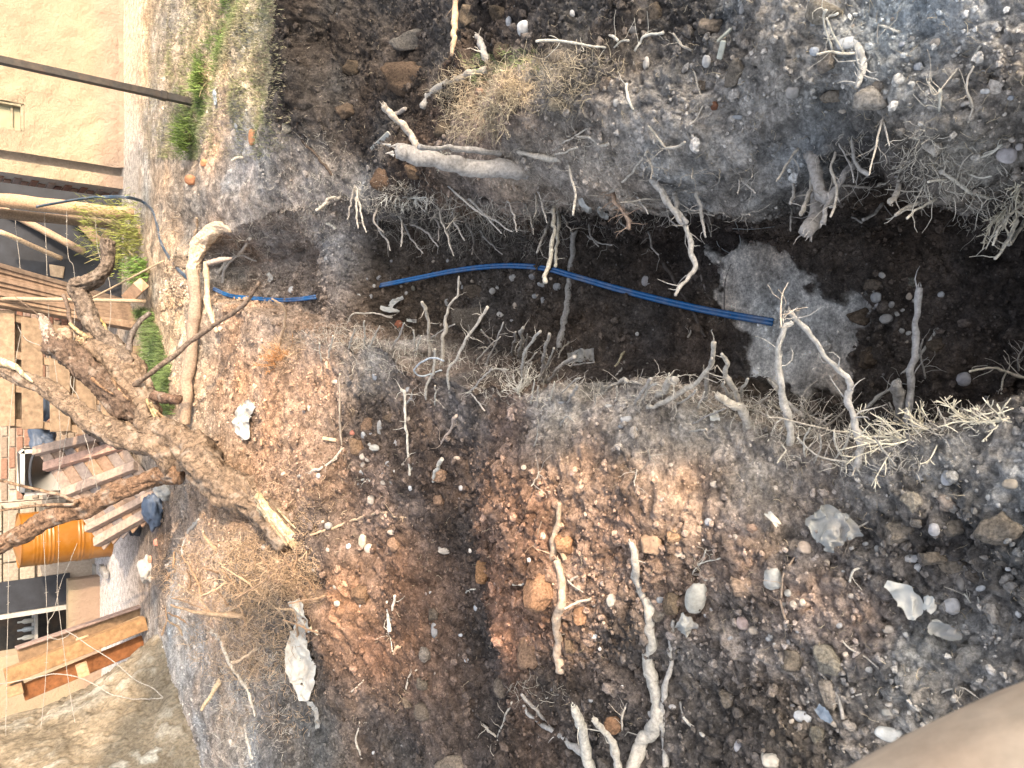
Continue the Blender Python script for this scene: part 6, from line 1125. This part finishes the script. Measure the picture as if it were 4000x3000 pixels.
gc = ((.33,.25,.20),(.25,.21,.19),(.30,.20,.14),(.36,.24,.16),(.22,.19,.18),(.28,.2,.15))
for k_ in range(7): plank(bl2(.04 + k_ * .153, -.02), bl2(.04 + k_ * .153, 1.02), .115, .02, gc[k_ % 6], parent=p2, up=tuple(n2))
for b_, w_ in ((.03,.09),(.16,.07),(.52,.09),(.80,.09),(.97,.09)): plank(bl2(-.02, b_), bl2(1.02, b_), w_, .07, (.40,.30,.24) if b_ != .8 else (.48,.31,.24), name='stringer', parent=p2, up=tuple(n2), off=n2 * .046)
# pallets leaning on the big tree
lp = empty('pallet', PT(560, 2430, 7.6), 'orange brown pallet leaning on edge against the big tree', 'pallet')
def LP(a_, b_, w_, th, col, name='board', up=(0, -1, .3)): return plank(PT(*a_), PT(*b_), w_, th, col, name, parent=lp, up=up)
LP((20,2645,6.75),(568,2432,7.5),.13,.10,(.33,.20,.10),'stringer'); LP((70,2560,7.0),(560,2388,7.75),.15,.025,(.27,.18,.11)); LP((62,2532,6.98),(548,2368,7.72),.02,.10,(.30,.22,.19),'edge_board')
LP((90,2706,6.9),(560,2510,7.6),.15,.03,(.24,.10,.04)); LP((28,2700,6.8),(92,2680,6.85),.10,.09,(.36,.24,.14),'block'); LP((300,2625,6.95),(345,2608,7.0),.11,.09,(.5,.34,.2),'block')
LP((110,2590,6.9),(250,2540,7.1),.05,.04,(.50,.35,.22),'block'); LP((300,2515,7.2),(350,2500,7.25),.10,.05,(.50,.36,.22),'block'); LP((430,2470,7.4),(550,2420,7.6),.07,.05,(.50,.36,.22),'block')
# drum
dr = empty('steel_drum', (-1.68, 9.80, 0), 'yellow ribbed steel drum standing in front of the pale wall', 'drum')
prof = []; 
for z_ in np.linspace(0, .88, 120):
    r_ = .288
    for zc in (.30, .335, .58, .615): r_ += .008 * math.exp(-((z_ - zc) / .008) ** 2)
    for zc in (.655, .69, .725, .76, .23, .195): r_ += .003 * math.exp(-((z_ - zc) / .008) ** 2)
    if z_ < .012 or z_ > .868: r_ = .294
    prof.append((r_, z_))
m_ = MB(); m_.tube(np.array([(0, 0, z_) for _, z_ in prof]), [r_ for r_, _ in prof], 48, cap=False); link('shell', m_.mesh('shell', M['yellow']), dr)
m_ = MB(); m_.tube(np.array([(0, 0, .862), (0, 0, .866)]), [.286, .286], 48); link('lid', m_.mesh('lid', M['yellow'], False), dr)
# white container
wcn = empty('water_container', (-.96, 9.95, .30), 'white plastic container with a black hose handle beside the drum', 'container')
m_ = MB(); m_.box((0, 0, .30), (.50, .34, .52), None, (1, 1, 1), .04); link('body', m_.mesh('body', M['white'], True), wcn); m_ = MB(); m_.box((0, 0, .0), (.53, .36, .09), None, (1, 1, 1), .02); link('base', m_.mesh('base', M['bluebag'], False), wcn)
m_ = MB(); m_.tube(smooth_path([(-.2, -.19, .45), (-.02, -.22, .48), (.18, -.20, .45), (.22, -.19, .36)], 6), .014, 8); link('handle', m_.mesh('handle', M['dark']), wcn)
hb('concrete_block', (-1.25, 9.8, -.02), (-.68, 10.12, .25), 'concrete', None, o=HO * 0, label='grey block carrying the white container', cat='block')
def crumple(c, s, label, mat, name, cat, seed):
    V, F_ = ICO[3]; V = V * (1 + .45 * fbm(V + seed, .7, 4, seed))[:, None] * np.array(s); return link(name, make_mesh(name, V, F_, M[mat], None, True), label=label, cat=cat, loc=c)
crumple(PT(110,1580,8.1),(.22,.12,.2),'blue plastic sheet seen through the pallet slats','bluebag','plastic_sheet','plastic',1)
crumple(PT(160,1705,8.3),(.16,.1,.12),'blue sheet bundle under the pallet edge','bluebag','plastic_sheet','plastic',2)
crumple(G(520,2035,.07),(.15,.12,.09),'dark blue bag on the yard floor under the crooked pallet','dark','bag','bag',3)
crumple(G(600,1990,.06),(.16,.10,.08),'grey blue bag between the pallet and the soil mound','bluebag','bag','bag',4)
crumple(G(640,1915,.05),(.08,.08,.07),'small pale bag behind the fallen branch','film','bag','bag',5)
crumple(G(575,2220,.02),(.12,.08,.06),'heap of pale rubble in front of the drum','concrete','rubble','rubble',6)
for (x, y, c_, lb) in ((588,2185,(.52,.24,.16),'broken red tile beside the mound'),(585,2235,(.5,.26,.18),'long orange brick bit on the yard floor'),(612,2118,(.6,.25,.18),'small red brick bit at the mound foot')): S(0,2,(x) * 1.659,(y - 2000) * 1.659,22,26,lb,c_,name='brick_piece',cat='brick')
plank(G(395,2215,.05), G(415,2250,.05), .08, .05, (.3,.3,.3), 'board', 'grey block leaning at the low wall', 'block')
# big living tree at the left
bt = empty('big_tree', (-3.62, 7.52, -.1), 'huge pale barked tree trunk with a flared base at the lower left', 'tree')
nz_, na_ = 230, 460; zz = np.linspace(0, 3.0, nz_); an = np.linspace(0, 2 * math.pi, na_, endpoint=False); Zg, Ag = np.meshgrid(zz, an, indexing='ij')
rb = .80 + .50 * np.exp(-((Zg + .02) / .55) ** 1.3); rb *= 1 + .05 * np.sin(Ag * 5 + 1) * np.exp(-Zg / .6)
Vt = np.stack([np.cos(Ag) * rb, np.sin(Ag) * rb, Zg], -1).reshape(-1, 3); Q = Vt * np.array([1, 1, .35])
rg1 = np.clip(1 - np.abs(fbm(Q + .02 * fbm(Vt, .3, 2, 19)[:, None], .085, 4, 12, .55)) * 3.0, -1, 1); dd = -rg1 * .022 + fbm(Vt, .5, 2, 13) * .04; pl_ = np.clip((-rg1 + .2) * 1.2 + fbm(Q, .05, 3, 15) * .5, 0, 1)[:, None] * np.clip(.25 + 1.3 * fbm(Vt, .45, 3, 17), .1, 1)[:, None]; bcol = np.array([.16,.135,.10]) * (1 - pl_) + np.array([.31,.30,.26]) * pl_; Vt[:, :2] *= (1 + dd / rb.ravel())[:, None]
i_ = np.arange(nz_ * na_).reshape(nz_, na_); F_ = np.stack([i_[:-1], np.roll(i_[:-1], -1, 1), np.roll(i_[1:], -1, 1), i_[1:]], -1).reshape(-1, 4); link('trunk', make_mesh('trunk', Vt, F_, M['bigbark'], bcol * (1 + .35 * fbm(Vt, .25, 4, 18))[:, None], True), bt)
# barbed wire
def wire(pts, label, t0=7.45, t1=6.1, barbs=True, r=.0022):
    P_ = [np.array(PT(x, y, t0 + (t1 - t0) * (y - 780) / (2850 - 780))) for x, y in pts]; S_ = smooth_path(P_, 8, .0015, int(pts[0][0])); m_ = MB(); m_.tube(S_, r, 5)
    if barbs:
        ln = np.concatenate([[0], np.cumsum(np.linalg.norm(np.diff(S_, axis=0), axis=1))]); d = .1
        while d < ln[-1]:
            q = np.array([np.interp(d, ln, S_[:, k_]) for k_ in range(3)]); v = np.random.default_rng(int(d * 1000)).normal(0, 1, 3); v /= np.linalg.norm(v); m_.tube(np.array([q - v * .014, q + v * .014]), .0017, 4); d += .14
    o = S_[0]; link('barbed_wire' if barbs else 'wire', m_.mesh('wire', M['wire'], True, o), label=label, cat='wire', loc=o)
def cw(L_): return [(x / 1.659, 1000 * r_ + y / 1.659) for r_, x, y in L_]
wire(cw([(0,95,1330),(0,105,1500),(1,125,20),(1,150,380),(1,100,700),(1,60,1200),(2,58,250),(2,48,800),(2,38,1450)]), 'uppermost barbed wire strand between the post and the big tree')
wire(cw([(0,285,1370),(0,300,1640),(1,310,250),(1,325,500),(1,368,800),(1,390,1200),(1,378,1500),(2,380,250),(2,372,530),(2,400,780),(2,440,1080),(2,485,1365)]), 'second barbed wire strand sagging across the drum')
wire(cw([(0,432,1370),(0,440,1650),(1,480,100),(1,480,500),(1,470,900),(1,380,1400),(1,285,1640),(2,290,300),(2,305,650),(2,310,820),(2,290,1150),(2,265,1400)]), 'third barbed wire strand drifting up towards the shed')
wire(cw([(0,615,1400),(0,640,1640),(1,705,150),(1,718,350),(1,690,600),(1,650,900),(1,640,1100),(1,600,1250),(1,555,1420),(1,525,1530)]), 'lowest barbed wire strand in front of the pallet')
wire(cw([(1,530,1110),(1,560,1200),(1,600,1350),(1,630,1510)]), 'short crossing barbed wire over the crooked pallet', 5.9, 5.2)
wire(cw([(2,500,200),(2,450,330),(2,400,450),(2,372,550),(2,350,650),(2,312,720),(2,315,800),(2,380,825),(2,440,800),(2,450,770)]), 'loose barbed wire loop hanging before the shed')
wire(cw([(2,425,765),(2,600,880),(2,750,980),(2,880,1090),(2,990,1140),(2,1055,1200)]), 'twisted wire running down to the nail in the big tree', barbs=True, r=.004)
wire(cw([(2,1055,1205),(2,950,1212),(2,850,1210),(2,720,1180),(2,620,1120),(2,500,1070),(2,350,1050),(2,200,1080),(2,-20,1118)]), 'pale wire curving over the leaning pallet to the frame edge', barbs=True, r=.004)
wire(cw([(1,85,260),(1,105,350),(1,110,440),(1,170,540),(1,260,580)]), 'dark twig like wire on the pallet face', barbs=False, r=.004)
wire(cw([(1,225,320),(1,240,370),(1,245,400)]), 'short dark wire end on the pallet top', barbs=False)
wire(cw([(1,460,780),(1,460,840),(1,500,900),(1,535,980)]), 'dark crooked wire before the lower pallet boards', barbs=False, r=.004)

# ------------------------------------------------------------------ plants
def blades(name, P0, L_, W_, C_, lean=.45, kind='stuff', label=None, cat=None, seed=0, mat='blade', o=(0, 0, 0)):
    rg_ = np.random.default_rng(seed); n_ = len(P0); a = rg_.random(n_) * 6.283; ln = L_ * rg_.uniform(.5, 1.3, n_); le = rg_.uniform(.1, 1, n_) * lean
    d = np.stack([np.cos(a) * le, np.sin(a) * le, np.ones(n_)], 1); d /= np.linalg.norm(d, axis=1)[:, None]; s_ = np.stack([-np.sin(a), np.cos(a), np.zeros(n_)], 1) * (W_ / 2)
    midp = P0 + d * ln[:, None] * .55; d2 = d.copy(); d2[:, :2] *= 2.4; d2 /= np.linalg.norm(d2, axis=1)[:, None]; tip = midp + d2 * ln[:, None] * .5
    V = np.stack([P0 - s_, P0 + s_, midp - s_ * .7, midp + s_ * .7, tip], 1) - np.array(o); i0 = (np.arange(n_) * 5)[:, None]
    return link(name, make_mesh(name, V.reshape(-1, 3), [i0 + np.array([[0, 1, 3, 2]]), i0 + np.array([[2, 3, 4]])], M[mat], np.repeat(C_, 5, 0), False), label=label, cat=cat, kind=kind, loc=o)
rg = np.random.default_rng(5)
gi = np.nonzero((P[:, 1] > 4.5) & (P[:, 1] < 8.6) & (P[:, 0] > .9))[0]; gpx, gpy = to_px(P[gi])
cl = np.interp(gpy, [-200, 0, 240, 540, 640, 800], [930, 905, 800, 750, 690, 640]); inz = (gpx < 1135) & (gpx > 540) & (gpy < 620 - (gpx - 1000).clip(0) * .3)
gr = np.exp(-((gpx - cl) / 75) ** 2) + .45 * np.exp(-((gpx - 1000) / 110) ** 2) + .5 * np.exp(-((gpx - cl + 130) / 30) ** 2) * (gpy < 300); dens = (.5 + gr * 1.1 + .3 * np.exp(-((gpx - 950) / 120) ** 2)) * inz * (.25 + np.clip(fbm(P[gi], .25, 3, 66) + .5, 0, 1)) * (P[gi, 1] * .002 + .005) * (2 + P[gi, 1])
sel_ = rg.choice(len(gi), 105000, p=dens / dens.sum()); ii = gi[sel_]; P0 = P2[ii] + rg.normal(0, .008, (len(ii), 3)) * [1, 1, 0]; gsel = gr[sel_] * (.4 + .8 * np.clip(fbm(P0, .2, 3, 67) + .5, 0, 1)); gg = np.clip(gsel + rg.normal(0, .15, len(ii)), 0, 1)[:, None]
Cg = (np.array([.33,.28,.19]) * (1 - gg) + np.array([.13,.19,.055]) * gg) * rg.uniform(.6, 1.3, (len(ii), 1))
blades('short_grass', P0, .024 + .03 * gg[:, 0], .004, Cg, 1.3)
tp = [(x / 1.659, 1000 + y / 1.659) for x, y in [(900,360),(985,370),(1050,560),(1080,640),(1140,740),(1150,1030),(1060,1010),(960,900),(920,700),(880,560)]]
a_ = np.nonzero(inpoly(px0, py0, tp) & (P[:, 1] > 5) & (P[:, 1] < 9))[0]; ii = rg.choice(a_, 5200); P0 = P2[ii] + rg.normal(0, .012, (len(ii), 3)) * [1, 1, 0]
blades('lush_grass', P0, .10, .005, np.array([.115,.175,.05]) * rg.uniform(.5, 1.5, (len(ii), 1)) + rg.uniform(0, .04, (len(ii), 1)), 1.2, seed=3)
a_ = np.nonzero(inpoly(px0, py0, [(520,1540),(600,1560),(640,1640),(610,1760),(540,1720)]) & (P[:, 1] > 5))[0]; ii = rg.choice(a_, 700); blades('thin_grass', P2[ii], .09, .005, np.array([.16,.26,.06]) * rg.uniform(.5, 1.4, (len(ii), 1)), 1.0, seed=4)
a_ = np.nonzero(inpoly(px0, py0, [(1800,230),(2100,190),(2120,260),(1850,330)]))[0]; ii = rg.choice(a_, 900); blades('sod_grass', P2[ii], .035, .0016, np.array([.30,.36,.16]) * rg.uniform(.5, 1.4, (len(ii), 1)), 1.2, seed=6)
def shrub(name, c, rad, n_, label, col, seed, ln=.09):
    rg_ = np.random.default_rng(seed); sh_ = empty(name, c, label, 'shrub'); q = rg_.normal(0, 1, (n_, 3)); q /= np.linalg.norm(q, axis=1)[:, None]; q *= (rg_.random((n_, 1)) ** .5) * np.array(rad); q[:, 2] = np.abs(q[:, 2]) * 1.3 + .02; q *= (1 + .4 * fbm(q + seed, .15, 2, seed))[:, None]
    b_ = blades('foliage', q, ln, .007, np.array(col) * rg_.uniform(.45, 1.5, (n_, 1)), 1.6, None, seed=seed); b_.parent = sh_
    for k_ in range(7):
        m_ = MB(); e_ = rg_.normal(0, .5, 3) * rad; e_[2] = rad[2] * 1.2; m_.tube(smooth_path([(0, 0, -.03), e_ * .5, e_], 4), [.006] * 4 + [.004] * 4 + [.002], 5, (.25,.22,.12)); link('stem', m_.mesh('stem', M['twig']), sh_)
shrub('feathery_shrub', (1.45, 8.30, 0), (.42,.30,.42), 1700, 'feathery yellow green shrub between the fence post and the planks', (.21,.23,.06), 5)
shrub('low_weed', (1.08, 8.0, 0), (.16,.14,.14), 900, 'low dark green weed at the foot of the plank stack', (.13,.22,.05), 6, .06)
shrub('grass_tuft', G(745, 540, 0), (.18,.12,.06), 330, 'bright green grass tuft at the edge of the dry lawn', (.15,.21,.05), 7, .12)
shrub('grass_tuft', G(800, 310, 0), (.16,.10,.05), 260, 'bright green grass tuft by the foot of the steel post', (.14,.2,.05), 8, .10)

# ------------------------------------------------------------------ wood close to the camera
m_ = MB(); P_ = [np.array(PT(*q)) for q in ((2700, 4330, .445), (3600, 3730, .43), (4340, 3345, .43), (5165, 3045, .45))]
m_.tube(smooth_path(P_, 8), .092, 40, (1, 1, 1), True, .03, 4); link('wooden_rail', m_.mesh('wooden_rail', M['skinwood'], True), label='smooth tan wooden rail out of focus in the lower right corner', cat='rail')
